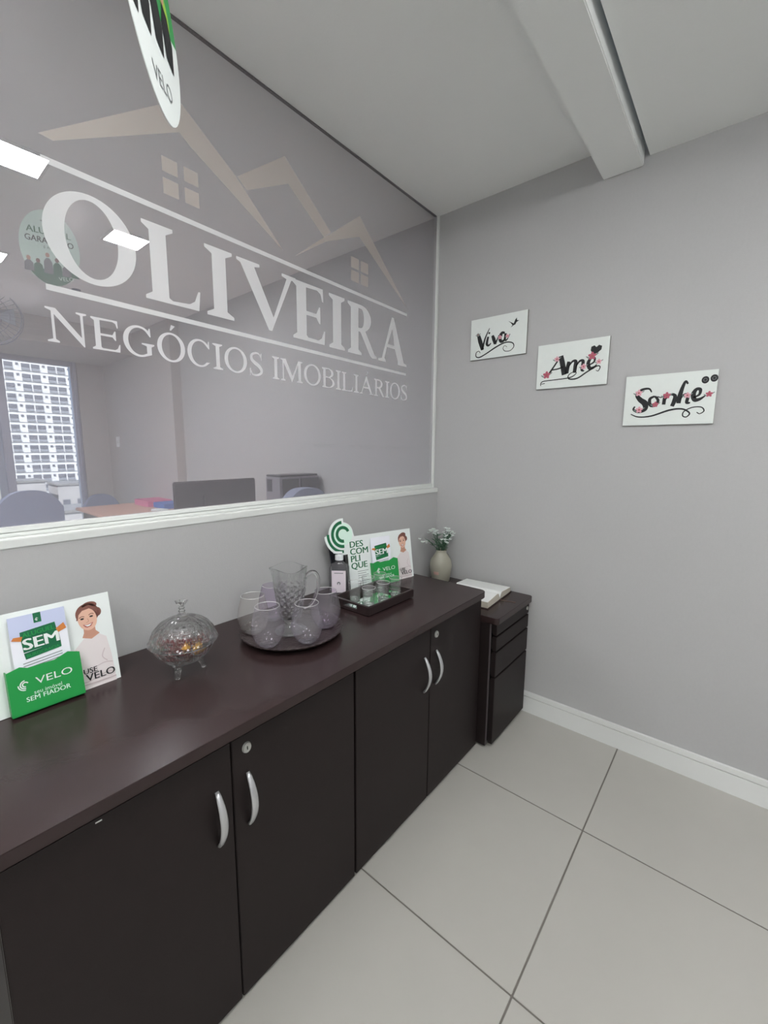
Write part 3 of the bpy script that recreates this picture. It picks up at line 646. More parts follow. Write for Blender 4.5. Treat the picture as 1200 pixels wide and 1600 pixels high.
    a.poly([(cx-.034, zt-.036), (cx+.030, zt-.030), (cx+.032, zt-.048), (cx-.034, zt-.052)], M_dgreen, 2); a.text('ALUGUEL', cx-.030, zt-.049, .014, M_green, 3, bold=.02, width=.058, rot=.06)
    a.poly([(cx-.034, zt-.052), (cx+.034, zt-.046), (cx+.036, zt-.078), (cx-.032, zt-.082)], M_dgreen, 2); a.text('SEM', cx-.032, zt-.077, .035, M_paper, 3, bold=.04, width=.064, rot=.03)
    a.poly([(cx-.032, zt-.084), (cx+.036, zt-.076), (cx+.036, zt-.090), (cx-.030, zt-.098)], M_dgreen, 2); a.text('BUROCRACIA', cx-.028, zt-.094, .009, M_green, 3, bold=.02, width=.060, rot=.08)
    for s in (-1, 1): a.poly([(cx+s*.030, zt-.046), (cx+s*.046, zt-.040+.004*s), (cx+s*.050, zt-.050), (cx+s*.034, zt-.056)], M_orange, 4)
    for i in range(3): a.stroke([(cx-.036, zt-.106-.006*i), (cx+.036, zt-.100-.006*i)], .0016, M_ink, 2, False)
    a.obj('print', s_)
display((.128, -2.015, .7412), math.radians(11), 'cardboard leaflet display at the left edge, beside the glass bowl', 0)
display((.104, -.800, .7412), math.radians(9), 'cardboard leaflet display with round green emblem, beside the vase', 1, PI/2-.218)
bd = MB(); bd.box((-.05, -.002, 0), (.03, .002, .215), M_officed); o = bd.obj('clipboard'); o.location = (.046, -.788, .7404); o.rotation_euler = (math.radians(-11), 0, PI/2)
tag(o, 'charcoal board leaning behind the clear bottle and the display', 'board')

# ================================================================== HAND GEL BOTTLE
gb = empty('gel_bottle', (.098, -.862, .7404), (0, 0, math.radians(-52+90))); tag(gb, 'clear flat bottle with white flip cap and pale label beside the square tray', 'bottle')
def rr_lathe(levels, m, n=6):
    """levels: (z, half width x, half depth y, radius)"""
    mb = MB(); rings = []
    for z, hx, hy, r in levels: rings.append([(a, b_, z) for a, b_ in rrect(-hx, -hy, hx, hy, min(r, hx*.999, hy*.999), n)])
    vs = [p for r in rings for p in r]; N = len(rings[0])
    fs = [(k*N+i, k*N+(i+1) % N, (k+1)*N+(i+1) % N, (k+1)*N+i) for k in range(len(rings)-1) for i in range(N)]
    fs += [tuple(range(N-1, -1, -1)), tuple((len(rings)-1)*N+i for i in range(N))]
    mb.add(vs, fs, m); return mb
rr_lathe([(0, .036, .017, .008), (.003, .039, .020, .01), (.112, .039, .020, .01), (.124, .034, .018, .012), (.134, .018, .015, .012), (.140, .0125, .0125, .0124), (.146, .0125, .0125, .0124)], M_gel).obj('body', gb, smooth=True)
rr_lathe([(.144, .0165, .0165, .0163), (.163, .0165, .0165, .0163), (.1635, .011, .011, .0108), (.171, .010, .010, .0098)], M_cap, 8).obj('cap', gb)
MB().box((-.022, -.012, .171), (.012, .012, .175), M_cap).obj('flip_lid', gb, bevel=.001)
lb = box_obj('label', (-.028, -.0212, .014), (.028, -.0203, .104), M_label, gb)
a = Art(-.0212); a.stroke([(-.018, .094), (.018, .094)], .003, M_ink, 1, False); a.ell(0, .052, .007, .007, M_ink, 1); a.ell(0, .049, .003, .005, M_label, 2); a.obj('print', lb)

# ================================================================== SQUARE MIRROR TRAY AND SHOT GLASSES
tr = empty('mirror_tray', (.2555, -.831, .7402)); tag(tr, 'dark wooden rectangular tray with mirror base and slot handles, holding shot glasses', 'tray')
hx, hy = .093, .134
for nm, a, b_ in (('side', (hx-.010, -hy, .004), (hx, hy, .036)), ('side', (-hx, -hy, .004), (-hx+.010, hy, .036))): box_obj(nm, a, b_, M_trayw, tr, bevel=.002)
for s in (-1, 1):
    e = MB(); yy0, yy1 = (-hy, -hy+.010) if s < 0 else (hy-.010, hy)
    e.box((-hx+.010, yy0, .004), (-.035, yy1, .036), M_trayw); e.box((.035, yy0, .004), (hx-.010, yy1, .036), M_trayw); e.box((-.035, yy0, .004), (.035, yy1, .014), M_trayw); e.box((-.035, yy0, .029), (.035, yy1, .036), M_trayw); e.obj('end_panel', tr)
box_obj('base', (-hx+.01, -hy+.01, 0.0), (hx-.01, hy-.01, .009), M_trayw, tr)
box_obj('mirror', (-hx+.0105, -hy+.0105, .009), (hx-.0105, hy-.0105, .0112), M_mirror, tr)
sg = empty('shot_glass', (0, 0, 0))
MB().lathe([(0, 0), (.0185, 0), (.0195, .002), (.0205, .02), (.0245, .064), (.0252, .068), (.0240, .0685)], M_shot, 28).obj('cup', sg, smooth=True)
base = MB(); base.lathe([(0, .0), (.0185, .0), (.0192, .008), (.0, .0085)], M_crystal, 20).obj('thick_base', sg, smooth=True)
spots = [((.203, -.882), 'clear shot glass at the corner of the mirror tray near the bottle'), ((.290, -.900), 'clear shot glass at the front corner of the mirror tray near the round tray'), ((.201, -.805), 'clear shot glass in the middle of the wall-side row on the mirror tray'),
         ((.289, -.815), 'clear shot glass in the middle of the front row on the mirror tray'), ((.203, -.735), 'clear shot glass of the wall-side row nearest the vase'), ((.288, -.738), 'clear shot glass of the front row farthest from the round tray')]
for i, ((x, y), lb_) in enumerate(spots):
    if i == 0: MB().tube([(.0249*math.cos(2*PI*j/28), .0249*math.sin(2*PI*j/28), .068) for j in range(29)], .0009, M_lip, 6, False).obj('rim', sg)
    g = sg if i == 0 else copy_tree(sg); g.location = (x, y, .7402+.0113); g.rotation_euler.z = i; tag(g, lb_, 'glass', 'shot glasses on the mirror tray')

# ================================================================== ROUND TRAY, PITCHER, STEMLESS GLASSES
CT = (.251, -1.220)
rt_ = empty('round_tray', (*CT, .7402)); rt_.scale = (.935, .935, 1); tag(rt_, 'round dark etched tray with scalloped rim under the crystal pitcher', 'tray')
def scal(t, r, z, k): return r*(1+(.012*math.cos(44*t) if r > .155 else 0))
MB().lathe([(0, .012), (.135, .012), (.150, .013), (.160, .019), (.169, .024), (.170, .0225), (.161, .0155), (.150, .009), (.120, .007), (0, .007)], M_tray, 176, rad=scal).obj('dish', rt_, smooth=True)
MB().lathe([(.070, .0), (.078, .0), (.080, .008), (.068, .008), (.070, 0)], M_trayw, 40).obj('foot_ring', rt_, smooth=True)
TZ = .7402+.0134
def stemless(m, wine=None):
    t = empty('stemless_glass'); 
    prof = [(0, .0), (.022, 0), (.027, .003), (.039, .020), (.0465, .042), (.0475, .058), (.044, .082), (.037, .108), (.0345, .120)]
    MB().lathe(prof, m, 40).obj('bowl', t, smooth=True)
    MB().tube([(.0345*math.cos(2*PI*j/36), .0345*math.sin(2*PI*j/36), .120) for j in range(37)], .0009, M_lip, 6, False).obj('rim', t)
    MB().lathe([(0, .0015), (.022, .0015), (.026, .0045), (.016, .008), (0, .009)], M_crystal, 28).obj('thick_base', t, smooth=True); return t
gs = [((.176, -1.310), M_irid_gold, 'stemless glass with gold sheen at the wall side of the round tray'), ((.285, -1.333), M_irid, 'clear stemless glass at the front of the round tray, nearest the glass bowl'), ((.352, -1.243), M_irid, 'pale violet stemless glass at the front rim of the round tray, before the pitcher foot'),
      ((.312, -1.132), M_irid_purple, 'violet tinted stemless glass at the end of the round tray near the mirror tray'), ((.135, -1.207), M_irid_purple, 'stemless glass partly hidden behind the crystal pitcher, by the wall')]
for (x, y), m, lb_ in gs:
    g = stemless(m); g.location = (x, y, TZ); tag(g, lb_, 'glass', 'iridescent stemless glasses on the round tray')
pt = empty('pitcher', (.255, -1.228, TZ), (0, 0, math.radians(30))); pt.scale = (.82, .82, .84); tag(pt, 'tall cut crystal water pitcher with foot and handle on the round tray', 'pitcher')
def cut(t, r, z, k):
    if .06 < z < .185: return r*(1+.05*(abs(math.sin(6*t+z*120))+abs(math.sin(6*t-z*120))-1.2))
    if z >= .185:
        sp = math.exp(-((((t-PI+PI) % (2*PI))-PI)/.35)**2)
        return r*(1+(.20*sp*max(0, (z-.195))/.05))
    if z < .03: return r*(1+.03*math.cos(12*t))
    return r*(1+.02*math.cos(12*t))
outer = [(0, 0), (.050, 0), (.060, .003), (.057, .010), (.026, .024), (.018, .032), (.028, .045), (.042, .060)]+[(.042+.020*i/16, .060+.125*i/16) for i in range(1, 17)]+[(.0625, .20), (.0635, .215), (.065, .235), (.067, .246)]
MBp = MB(); MBp.lathe(outer+[(.064, .246), (.061, .22), (.058, .19), (.050, .13), (.038, .07), (.020, .052), (0, .048)], M_crystal, 96, rad=cut)
# wave of the lip
MBp.v = [(x, y, z+(.006*math.cos(3*math.atan2(y, x)) if z > .24 else 0)) for x, y, z in MBp.v]
MBp.obj('body', pt, smooth=False)
hp = [(.058, 0, .20), (.075, 0, .228), (.098, 0, .234), (.112, 0, .215), (.112, 0, .18), (.100, 0, .14), (.082, 0, .110), (.055, 0, .095)]
hps, _w = spline([(p[0], p[2]) for p in hp], 1, 5)
MB().tube([(a, 0, b_) for a, b_ in hps], .0062, M_crystal, 10).obj('handle', pt, smooth=True)

# ================================================================== COVERED CRYSTAL BOWL WITH SWEETS
DX, DY = .222, -1.548
cbx = empty('candy_dish', (DX, DY, .7418)); cbx.scale = (.87, .87, .9); tag(cbx, 'covered cut crystal candy dish on three feet, filled with sweets', 'dish')
def dia(t, r, z, k):
    a = 9*t+z*75; b_ = 9*t-z*75
    return r*(1+.034*(abs(math.sin(a))+abs(math.sin(b_))-1.2)) if .03 < z < .165 and r > .03 else r
bp = [(0, .030), (.018, .030), (.036, .033), (.055, .043), (.070, .057), (.080, .072), (.087, .088), (.090, .093)]
MB().lathe(bp+[(.0865, .093), (.082, .085), (.074, .070), (.062, .055), (.045, .043), (.02, .0365), (0, .036)], M_crystal2, 108, rad=dia).obj('bowl', cbx)
for k in range(3):
    a = math.radians(-50+120*k); c, s_ = math.cos(a), math.sin(a)
    MB().tube([(c*.036, s_*.036, .036), (c*.046, s_*.046, .022), (c*.050, s_*.050, .006), (c*.053, s_*.053, .0)], [.011, .009, .007, .008], M_crystal2, 10).obj('foot', cbx, smooth=True)
lid = MB(); lp = [(.0945, .0935), (.097, .096), (.094, .100), (.090, .104)]+[(.096*math.cos(a)*.94, .1+.068*math.sin(a)) for a in [math.radians(8+6*i) for i in range(12)]]+[(.017, .168), (.015, .171)]
lp_in = [(.013, .1665), (.02, .1635)]+[(.091*math.cos(a)*.94, .098+.064*math.sin(a)) for a in [math.radians(68-8*i) for i in range(8)]]+[(.0885, .098), (.0905, .0935)]
lid.lathe(lp+lp_in+[(.0945, .0935)], M_crystal2, 108, rad=dia); lid_o = lid.obj('lid', cbx)
MB().lathe([(0, .166), (.015, .170), (.012, .174), (.007, .178), (.010, .183), (.006, .188), (.009, .192), (.006, .196), (.010, .202), (.017, .212), (.013, .2125), (.0, .203)], M_crystal2, 24, rad=lambda t, r, z, k: r*(1+.18*math.cos(5*t)) if z > .198 else r).obj('finial', lid_o)
def candy(m):
    t = empty('candy'); b_ = MB(); b_.ball((0, 0, 0), .011, m, 12, 8, (1.25, 1, .8)); b_.obj('sweet', t, smooth=True)
    w = MB()
    for s in (-1, 1):
        n = 6; vs = [(s*.012, 0, 0)]+[(s*.024, .010*math.cos(2*PI*i/n), .006*math.sin(2*PI*i/n)) for i in range(n)]; w.add(vs, [(0, 1+i, 1+(i+1) % n) for i in range(n)], m)
    w.obj('wrapper', t); return t
protos = {m: None for m in ('b', 'g', 'r')}
cs = [(.045, -.01, .070, 'b'), (.022, -.040, .068, 'r'), (-.028, -.032, .066, 'r'), (-.05, .0, .072, 'b'), (-.028, .04, .068, 'b'), (.022, .042, .070, 'r'), (.0, .0, .056, 'b'), (.010, -.012, .082, 'b'), (.056, .02, .080, 'g'), (-.018, .012, .084, 'r'), (.038, -.045, .084, 'b'), (.052, -.018, .0895, 'g'), (-.045, -.04, .084, 'r'), (.0, .052, .084, 'b')]
cm = dict(b=(M_c_brown, 'brown wrapped sweet inside the covered crystal dish', 'brown sweets in the crystal dish'), g=(M_c_gold, 'gold wrapped sweet inside the covered crystal dish', 'gold sweets in the crystal dish'), r=(M_c_red, 'dark red wrapped sweet inside the covered crystal dish', 'red sweets in the crystal dish'))
for i, (x, y, z, k) in enumerate(cs):
    if protos[k] is None: c = protos[k] = candy(cm[k][0])
    else: c = copy_tree(protos[k])
    c.location = (DX+x*.74, DY+y*.74, .7418+z*.9+.001); c.rotation_euler = (.3*math.sin(i*3), .3*math.cos(i*5), i*1.1); c.scale = (.72, .72, .72); tag(c, cm[k][1], 'sweet', cm[k][2])

# ================================================================== THREE WALL SIGNS
def sign(x0, x1, z0, z1, label):
    t = empty('wall_sign', ((x0+x1)/2, 0, (z0+z1)/2)); tag(t, label, 'sign', 'wooden word signs on the back wall')
    w, h = (x1-x0)/2, (z1-z0)/2; m = MB(); m.box((-w, -.010, -h), (w, -.001, h), M_signedge); m.box((-w, -.0104, -h), (w, -.010, h), M_sign); m.obj('board', t)
    return t, w, h
def bloom(par, x, z, r, m=None, layer=3):
    r *= .9; a = Art(-.0104)
    m = m or M_pink
    for k in range(5): an = 2*PI*k/5+.3; a.ell(x+r*.55*math.cos(an), z+r*.55*math.sin(an), r*.5, r*.36, M_rose if m is M_rose else m, layer, rot=an, n=12)
    a.ell(x, z, r*.28, r*.28, M_lips, layer+1, n=10); 
    for s in (-1, 1): a.ell(x+s*r*1.05, z+r*.3*s, r*.6, r*.18, M_leafi, layer-1, rot=.6*s, n=10)
    a.obj('flower_print', par)
t, w, h = sign(.183, .472, 1.767, 1.960, 'white sign reading Viva with a small flying bird, highest of the three')
a = Art(-.0104)
S = a.stroke
S([(-.102, .018), (-.092, -.012), (-.078, -.052)], [.016, .022, .016], M_black); S([(-.080, -.052), (-.066, .0), (-.044, .045)], [.012, .008, .003], M_black)
S([(-.050, .006), (-.056, -.026), (-.046, -.036), (-.034, -.026)], [.010, .014, .009, .004], M_black); a.ell(-.045, .022, .005, .005, M_black)
S([(-.028, .008), (-.020, -.01), (-.012, -.034)], [.012, .018, .012], M_black); S([(-.012, -.034), (-.002, -.014), (.006, .004)], [.012, .006, .004], M_black)
S([(.036, .010), (.022, .012), (.012, -.006), (.018, -.026), (.034, -.022), (.040, -.002)], [.008, .014, .018, .014, .010, .012], M_black); S([(.040, .008), (.038, -.02), (.048, -.022), (.062, .002)], [.012, .01, .006, .003], M_black)
S([(-.090, -.066), (-.098, -.056), (-.112, -.062), (-.112, -.080), (-.094, -.086), (-.06, -.074), (-.005, -.048), (.04, -.034), (.075, -.040), (.084, -.058), (.068, -.074), (.042, -.074), (.030, -.060), (.038, -.048), (.050, -.056)], [.003, .003, .004, .005, .006, .006, .007, .006, .005, .004, .003, .003, .003, .002, .002], M_black)
a.poly([(.05, .062), (.078, .046), (.085, .062), (.092, .070), (.094, .058), (.104, .056), (.092, .050), (.086, .040), (.078, .038), (.064, .030), (.072, .040), (.064, .050)], M_black)
a.obj('lettering', t)
bloom(t, -.105, .022, .010, M_leafi, 2); bloom(t, .012, -.006, .011, M_rose, 4); bloom(t, .05, -.006, .010, M_rose, 4)
t, w, h = sign(.530, .827, 1.598, 1.790, 'white sign reading Ame with a black heart, middle of the three')
a = Art(-.0104); S = a.stroke
S([(-.098, -.038), (-.075, -.004), (-.048, .036)], [.010, .007, .006], M_black); S([(-.046, .040), (-.038, .01), (-.026, -.042)], [.020, .022, .022], M_black); S([(-.080, -.016), (-.055, -.014), (-.034, -.008)], .006, M_black)
S([(-.010, .012), (-.014, -.012), (-.016, -.038)], [.014, .016, .014], M_black); S([(-.014, -.016), (.004, .010), (.018, .010), (.018, -.010), (.016, -.038)], [.004, .008, .014, .016, .014], M_black); S([(.018, -.016), (.034, .008), (.048, .008), (.048, -.012), (.046, -.030), (.056, -.034)], [.004, .008, .013, .014, .010, .004], M_black)
S([(.070, -.014), (.092, -.002), (.094, .014), (.080, .016), (.070, -.004), (.078, -.026), (.096, -.022), (.104, -.012)], [.005, .007, .009, .010, .015, .014, .009, .003], M_black)
S([(-.128, -.082), (-.128, -.070), (-.115, -.062), (-.06, -.060), (.0, -.056), (.024, -.040), (.012, -.034), (-.008, -.046), (-.004, -.062), (.03, -.062), (.07, -.038), (.105, -.020), (.118, -.024), (.112, -.040), (.102, -.036)], [.003, .004, .004, .004, .005, .003, .003, .004, .006, .006, .006, .005, .004, .003, .002], M_black); S([(-.126, -.074), (-.110, -.072)], .003, M_black, 1, False)
a.poly([(.086, .030), (.076, .048), (.078, .062), (.090, .066), (.098, .058), (.108, .066), (.120, .060), (.118, .046), (.104, .034)], M_black)
a.obj('lettering', t)
bloom(t, -.062, .028, .013, M_rose, 4); bloom(t, -.104, -.036, .018, None, 4); bloom(t, .084, .024, .018, None, 6); bloom(t, .052, -.016, .013, M_rose, 6); bloom(t, .112, -.002, .012, M_rose, 2)
t, w, h = sign(.900, 1.198, 1.424, 1.618, 'white sign reading Sonhe with two black buttons, lowest of the three')
a = Art(-.0104); S = a.stroke
S([(-.056, .030), (-.066, .044), (-.090, .042), (-.106, .024), (-.094, .004), (-.076, -.012), (-.074, -.034), (-.096, -.044), (-.114, -.034), (-.110, -.022)], [.004, .007, .010, .012, .018, .022, .016, .010, .008, .005], M_black)
S([(-.044, .014), (-.060, .004), (-.056, -.020), (-.038, -.020), (-.032, -.002), (-.044, .014)], [.007, .011, .012, .011, .010, .007], M_black); S([(-.036, .012), (-.022, .008), (-.012, .014)], .004, M_black)
S([(-.010, .016), (-.012, -.02)], .012, M_black, 1, False); S([(-.012, -.008), (.006, .016), (.022, .012), (.022, -.008), (.016, -.028)], [.004, .007, .012, .015, .013], M_black)
S([(.060, .052), (.052, .062), (.044, .04), (.038, .008), (.036, -.018)], [.006, .008, .012, .016, .014], M_black); S([(.038, -.006), (.052, .014), (.064, .008), (.062, -.016), (.073, -.018)], [.004, .007, .011, .011, .005], M_black)
S([(.080, .0), (.098, .010), (.100, .028), (.088, .030), (.080, .012), (.086, -.008), (.102, -.006), (.118, .006)], [.005, .008, .011, .011, .016, .015, .010, .003], M_black)
S([(-.122, -.052), (-.095, -.064), (-.05, -.062), (.01, -.042), (.05, -.040), (.074, -.056), (.066, -.070), (.054, -.066), (.056, -.050), (.080, -.036), (.108, -.036), (.118, -.050), (.106, -.060), (.096, -.054)], [.003, .005, .006, .007, .006, .005, .004, .004, .004, .004, .004, .004, .003, .003], M_black)
for bx, bz in ((.112, .062), (.138, .066)):
    a.ell(bx, bz, .0115, .013, M_black, 1); a.ell(bx, bz, .006, .006, M_ink, 2); a.ell(bx, bz, .0045, .0045, M_black, 3)
a.obj('lettering', t)
bloom(t, -.100, .030, .014, M_rose, 6); bloom(t, -.094, -.036, .014, M_rose, 6); bloom(t, -.040, -.018, .012, None, 6); bloom(t, -.004, .014, .014, None, 8); bloom(t, .062, .010, .012, M_rose, 8); bloom(t, .128, .010, .012, None, 4)

# ================================================================== HANGING OVAL TAGS
def hang_tag(c, yaw, tilt, ztop, label, front, roll=0, k=1):
    t = empty('hanging_tag', c, (0, 0, yaw)); tag(t, label, 'tag', 'oval promotional tags hung on threads')
    aa, bb_ = .100, .145
    o = MB(); o.prism([(aa*math.cos(2*PI*i/56), bb_*math.sin(2*PI*i/56)) for i in range(56)], -.0006, .0006, M_mint, 'y'); o.mats = [M_paper if front else M_mint]; card = o.obj('card', t); card.scale = (k, k, k); card.rotation_euler = (-tilt, -roll, 0)
    for side in (0, 1):
        a = Art(-.0006, .0003)
        def clip(z0, z1, m, layer, amp=0, fq=1):
            pts = []; n = 20
            lo = max(z0, -bb_*.995); hi = min(z1, bb_*.995)
            for i in range(n+1):
                z = lo+(hi-lo)*i/n; x = aa*.985*math.sqrt(max(0, 1-(z/bb_)**2)); pts.append((x, z))
            pts2 = [(-x, z) for x, z in pts[::-1]]; a.poly(pts+pts2, m, layer)
        if front == 0:
            a.text('ALUGUEL', 0, .050, .034, M_dgreen, 2, align='CENTER', bold=.02, sx=1); a.text('GARANTIDO', 0, .016, .032, M_black, 2, align='CENTER', bold=.02, width=.16)
            a.text('É AQUI', 0, -.004, .014, M_ink, 2, align='CENTER'); a.stroke([(-.025, .100), (.03, .103)], .004, M_ink, 2, False)
            clip(-.145, -.085, M_dgreen, 1)
            for k, (px, hh) in enumerate(((-.075, .05), (-.045, .045), (-.012, .075), (.018, .06), (.048, .05), (.072, .065))):
                a.poly([(px-.016, -.10), (px-.014, -.10+hh*.6), (px-.005, -.10+hh*.8), (px+.005, -.10+hh*.8), (px+.014, -.10+hh*.6), (px+.016, -.10)], (M_ink, M_dgreen)[k % 2], 3); a.ell(px, -.10+hh*.95, .007, .009, (M_skin2, M_hair)[k % 2], 4, n=12)
            a.text('VELO', .02, -.122, .022, M_mint, 4, rot=.15)
        else:
            clip(-.01, .145, M_green, 1)
            for k in range(7): a.ell(-.06+.02*k, .02+.02*(k % 3), .012, .028, (M_lgreen, M_dgreen, M_orange)[k % 3], 2, rot=.4)
            for k, px in enumerate((-.07, -.03, .015, .055)): a.poly([(px-.016, -.05), (px-.018, -.01), (px-.004, .02), (px+.012, .01), (px+.02, -.02), (px+.008, -.06)], M_black, 3); a.ell(px, .03, .008, .011, M_skin2, 3, n=12)
            a.text('VELO', 0, -.110, .030, M_ink, 2, align='CENTER')
        p = a.obj('print', card)
        if side: p.rotation_euler = (0, 0, PI)
    MB().tube([(0, 0, bb_*k*math.cos(tilt)-.006), (0, 0, ztop-c[2])], .0006, M_thread, 5).obj('thread', t)
hang_tag((-1.0, -1.443, 2.137), math.radians(90-14), 0, HC, 'oval mint tag reading ALUGUEL GARANTIDO hanging behind the glass', 0)
hang_tag((.478, -1.65, 2.06), 2.373, .056, HC, 'oval green and white tag seen nearly edge-on at the top of the picture', 1, .169, 1.2)

# ================================================================== OFFICE BEYOND THE GLASS
dk = empty('desk', (-2.1, -.43, 0)); tag(dk, 'long light wood desk along the office wall behind the glass', 'desk')
box_obj('desktop', (-1.5, -.36, .715), (1.25, .335, .740), M_desk, dk, bevel=.003)
for sx in (-1.44, 0, 1.2): box_obj('leg', (sx-.02, -.32, 0), (sx+.02, .30, .715), M_alu, dk, bevel=.002)
mo = empty('monitor', (-1.6, -.43, .741)); tag(mo, 'back of a black computer monitor rising above the glass sill', 'monitor')
box_obj('screen_housing', (-.012, -.313, .0), (.012, .313, .352), M_monitor, mo, bevel=.008, seg=3); mo.children[0].location.z = .0+.0
box_obj('rear_bulge', (.012, -.12, .06), (.035, .12, .25), M_monitor, mo, bevel=.01)
box_obj('stand', (-.02, -.10, -.0005), (.03, .10, .01), M_monitor, mo); mo.children[0].location.z = .012
pr_ = empty('printer', (-1.03, -.194, .741)); tag(pr_, 'silver and dark office printer in the corner behind the glass', 'printer')
P_ = MB(); P_.box((-.08, -.163, 0), (.08, .163, .395), M_office); P_.obj('body', pr_, bevel=.006)
box_obj('front_panel', (.08, -.150, .03), (.086, -.018, .385), M_officed, pr_, bevel=.002); box_obj('front_panel', (.08, -.002, .03), (.086, .155, .385), M_officed, pr_, bevel=.002)
box_obj('paper_slot', (-.06, -.166, .20), (.05, -.163, .21), M_officed, pr_); box_obj('output_tray', (-.06, -.166, .30), (-.01, -.163, .38), M_officed, pr_); box_obj('scanner_lid', (-.08, -.16, .396), (.07, .16, .408), M_officed, pr_, bevel=.004)
def armchair(x, y, rz, top, w, label):
    t = empty('armchair', (x, y, 0), (0, 0, rz)); tag(t, label, 'chair', 'blue-grey upholstered chairs in the office')
    pts = []; 
    for i in range(17):
        s = -1+2*i/16; pts.append((s*w/2, top*(1-.16*abs(s)**3)))
    back = MB(); back.prism([(-w/2, .42)]+pts+[(w/2, .42)], .20, .27, M_chair, 'y'); back.obj('backrest', t, bevel=.02, seg=3)
    box_obj('seat', (-w/2+.02, -.24, .36), (w/2-.02, .20, .46), M_chair, t, bevel=.025, seg=3)
    for sx in (-1, 1):
        for sy in (-.2, .2): MB().tube([(sx*(w/2-.05), sy, .36), (sx*(w/2-.03), sy, 0)], [.016, .011], M_black, 8).obj('leg', t)
armchair(-3.05, -1.17, math.radians(95), .955, .46, 'blue-grey chair with rounded back before the office window')
armchair(-3.93, -.40, math.radians(90), .80, .34, 'blue-grey chair pushed to the end of the office desk')
armchair(-.63, -.62, math.radians(-90), 1.125, .36, 'grey chair whose top shows just before the printer')
MB().box((-.16, -.12, 0), (.16, .12, .058), M_pinkb).obj('document_box', bevel=.003)
o = bpy.data.objects['document_box']; o.location = (-3.28, -.20, .7405); tag(o, 'flat pink document box on the office desk', 'box')
o = MB().box((-.12, -.09, 0), (.12, .09, .05), M_blueb).obj('document_box', bevel=.003); o.location = (-2.88, -.215-.225+.01, .7405); o.location = (-2.97, -.19, .7405); tag(o, 'flat blue document box beside the pink one on the office desk', 'box')
nb = empty('paper_bundle', (-2.76, -.36, .7405), (0, 0, .3)); tag(nb, 'small bundle of white rolled papers on the office desk', 'papers')
for k in range(4): MB().tube([(-.06, -.03+.022*k, .012), (.06, -.03+.02*k, .012)], .0115, M_paper, 12).obj('roll', nb, smooth=True)
ol = empty('wall_outlet', (-4.42, -.09, 1.38)); tag(ol, 'white switch plate on the office wall beside the window', 'outlet')
box_obj('plate', (-.05, -.008, -.06), (.05, 0, .06), M_white, ol, bevel=.003); box_obj('switch', (-.015, -.012, -.02), (.015, -.008, .02), M_white2, ol, bevel=.002)
sp = empty('sprinkler', (-2.75, -.86, HC)); tag(sp, 'small dark sprinkler head on the office ceiling above the lettering', 'sprinkler')
MB().lathe([(0, 0), (.03, 0), (.03, -.006), (.01, -.01), (.01, -.035), (.022, -.04), (.0, -.042)], M_fan, 16).obj('head', sp, smooth=True)
# wall fan
fn = empty('wall_fan', (-3.50, -1.27, 2.36), (0, 0, math.radians(-22))); tag(fn, 'round grey wall fan at the left edge behind the glass', 'fan')
cg = MB()
for r_, x_ in ((.22, .0), (.218, .05), (.15, .075), (.07, .085)):
    cg.tube([(x_, r_*math.cos(2*PI*i/40), r_*math.sin(2*PI*i/40)) for i in range(41)], .004 if r_ > .2 else .002, M_fan, 6, False)
for k in range(36):
    a_ = 2*PI*k/36; c, s_ = math.cos(a_), math.sin(a_); cg.tube([(.0, c*.22, s_*.22), (.05, c*.218, s_*.218), (.075, c*.15, s_*.15), (.09, c*.03, s_*.03)], .0018, M_fan, 4)
cg.obj('cage', fn)
bl = MB()
for k in range(3):
    a_ = 2*PI*k/3; pts = [(.02, .19, .10), (.05, .12, .16), (.04, -.02, .04), (.02, .02, -.02)]
    bl.add([(.03+.02*i, math.cos(a_+t_)*r_, math.sin(a_+t_)*r_) for i, (t_, r_) in enumerate(((0, .03), (-.35, .19), (.35, .19), (.5, .04)))], [(0, 1, 2, 3)], M_fanb)
bl.obj('blade', fn, solid=.003)
MB().tube([(-.10, 0, 0), (.04, 0, 0), (.09, 0, 0)], [.06, .055, .035], M_fan, 20).obj('motor', fn, smooth=True)
MB().tube([(-.08, 0, 0), (-.20, 0, -.0), (-.26, 0, .05)], .018, M_fan, 10).obj('bracket', fn)

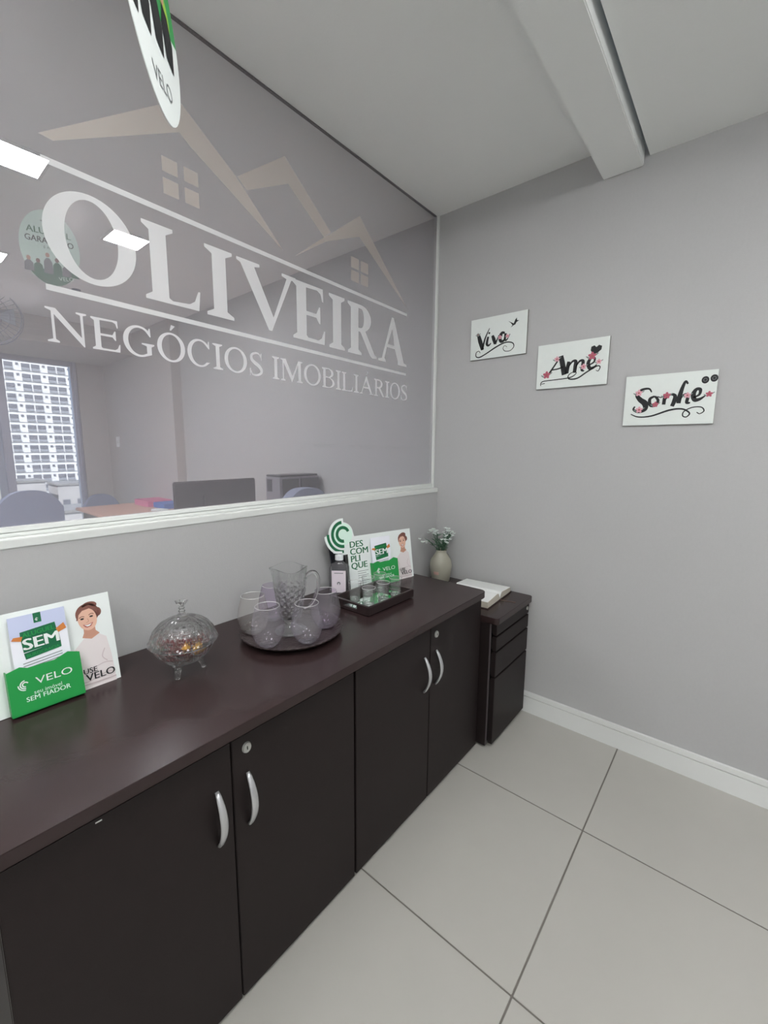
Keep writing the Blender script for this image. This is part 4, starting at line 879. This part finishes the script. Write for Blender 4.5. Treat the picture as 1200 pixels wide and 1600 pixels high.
# ================================================================== OUTSIDE
GZ = -22.0
g = MB().box((-300, -120, GZ-.5), (-6.5, 120, GZ), M_asph).obj('ground'); tag(g, kind='structure')
XB = -160
bl_ = empty('apartment_building', (XB, 33, GZ)); tag(bl_, 'tall white apartment block seen through the office window', 'building')
box_obj('wall', (-12, -34, 0), (0, 26, 62), M_fac, bl_)      # local: front face at x=0 facing +x
wmesh = {}
def fpiece(name, y, z, w, h, m, d=.15):
    key = (name, w, h)
    if key not in wmesh: o = MB().box((0, -w/2, -h/2), (d, w/2, h/2), m).obj(name, bl_); wmesh[key] = o.data
    else: o = bpy.data.objects.new(name, wmesh[key]); COL.objects.link(o); o.parent = bl_
    o.location = (0, y, z)
for fl_ in range(-4, 12):
    z = 17.2+fl_*2.9
    for k in range(5):
        yb = -14+6.1*k
        for dy in (-1.15, 1.15): fpiece('window', yb+dy, z, 1.9, 1.15, M_facd); fpiece('balcony_panel', yb+dy, z-1.0, 1.9, .6, M_rail, .3)
        fpiece('vent_window', yb+3.05, z+.3, .6, .6, M_facd)
    fpiece('floor_band', 0, z-1.55, 46, .12, M_rail, .12)
box_obj('rooftop_tank', (-8, -2, 62), (-3, 4, 65), M_fac, bl_)
rnd = random.Random(3)
for k, (x, y, w, h) in enumerate(((-90, 12, 9, 17.5), (-92, 23, 9, 16.6), (-88, 34, 9, 18.0), (-60, 5.5, 6, 14.0), (-62, 14.5, 7, 15.6))):
    t = empty('house', (x, y, GZ)); tag(t, ('pale low-rise block below the white tower, %s' % ('behind the trees at its foot', 'before its middle', 'at its far corner', 'nearest the office window', 'with the flat roof above the chair')[k]), 'house', 'low-rise blocks below the apartment tower')
    box_obj('wall', (-3, -w/2, 0), (3, w/2, h), M_house, t); box_obj('roof', (-3.2, -w/2-.2, h), (3.2, w/2+.2, h+.3), M_roof, t)
    for q in range(4):
        for zz in range(4, int(h)-1, 3): box_obj('window', (3.0, -w/2+.6+q*w/4.3, zz), (3.1, -w/2+1.6+q*w/4.3, zz+1.1), M_facd, t)
for k, (x, y, h) in enumerate(((-36, 7.5, 14.2), (-40, 4.2, 12.5), (-75, 12.5, 13.5), (-50, 1.5, 13), (-52, 10, 12.6), (-74, 24, 13))):
    t = empty('tree', (x, y, GZ)); tag(t, 'leafy street tree below the office window, in front of the white block', 'tree', 'street trees below the office window')
    MB().tube([(0, 0, 0), (0, 0, h*.6)], [.25, .15], M_trunk, 8).obj('trunk', t)
    cr = MB()
    for q in range(160):
        a_ = rnd.uniform(0, 2*PI); e_ = rnd.uniform(-.6, 1.4); r_ = rnd.uniform(1.2, 2.0); c = Vector((r_*math.cos(a_)*math.cos(e_), r_*math.sin(a_)*math.cos(e_), h*.75+r_*math.sin(e_)))
        n1 = Vector((rnd.gauss(0, 1), rnd.gauss(0, 1), rnd.gauss(0, 1))).normalized(); n2 = n1.orthogonal().normalized(); n3 = n1.cross(n2); s_ = rnd.uniform(.25, .5)
        cr.add([c+n2*s_, c+n3*s_, c-n2*s_, c-n3*s_], [(0, 1, 2, 3)], M_tree)
    tag(cr.obj('crown', t), kind='stuff')
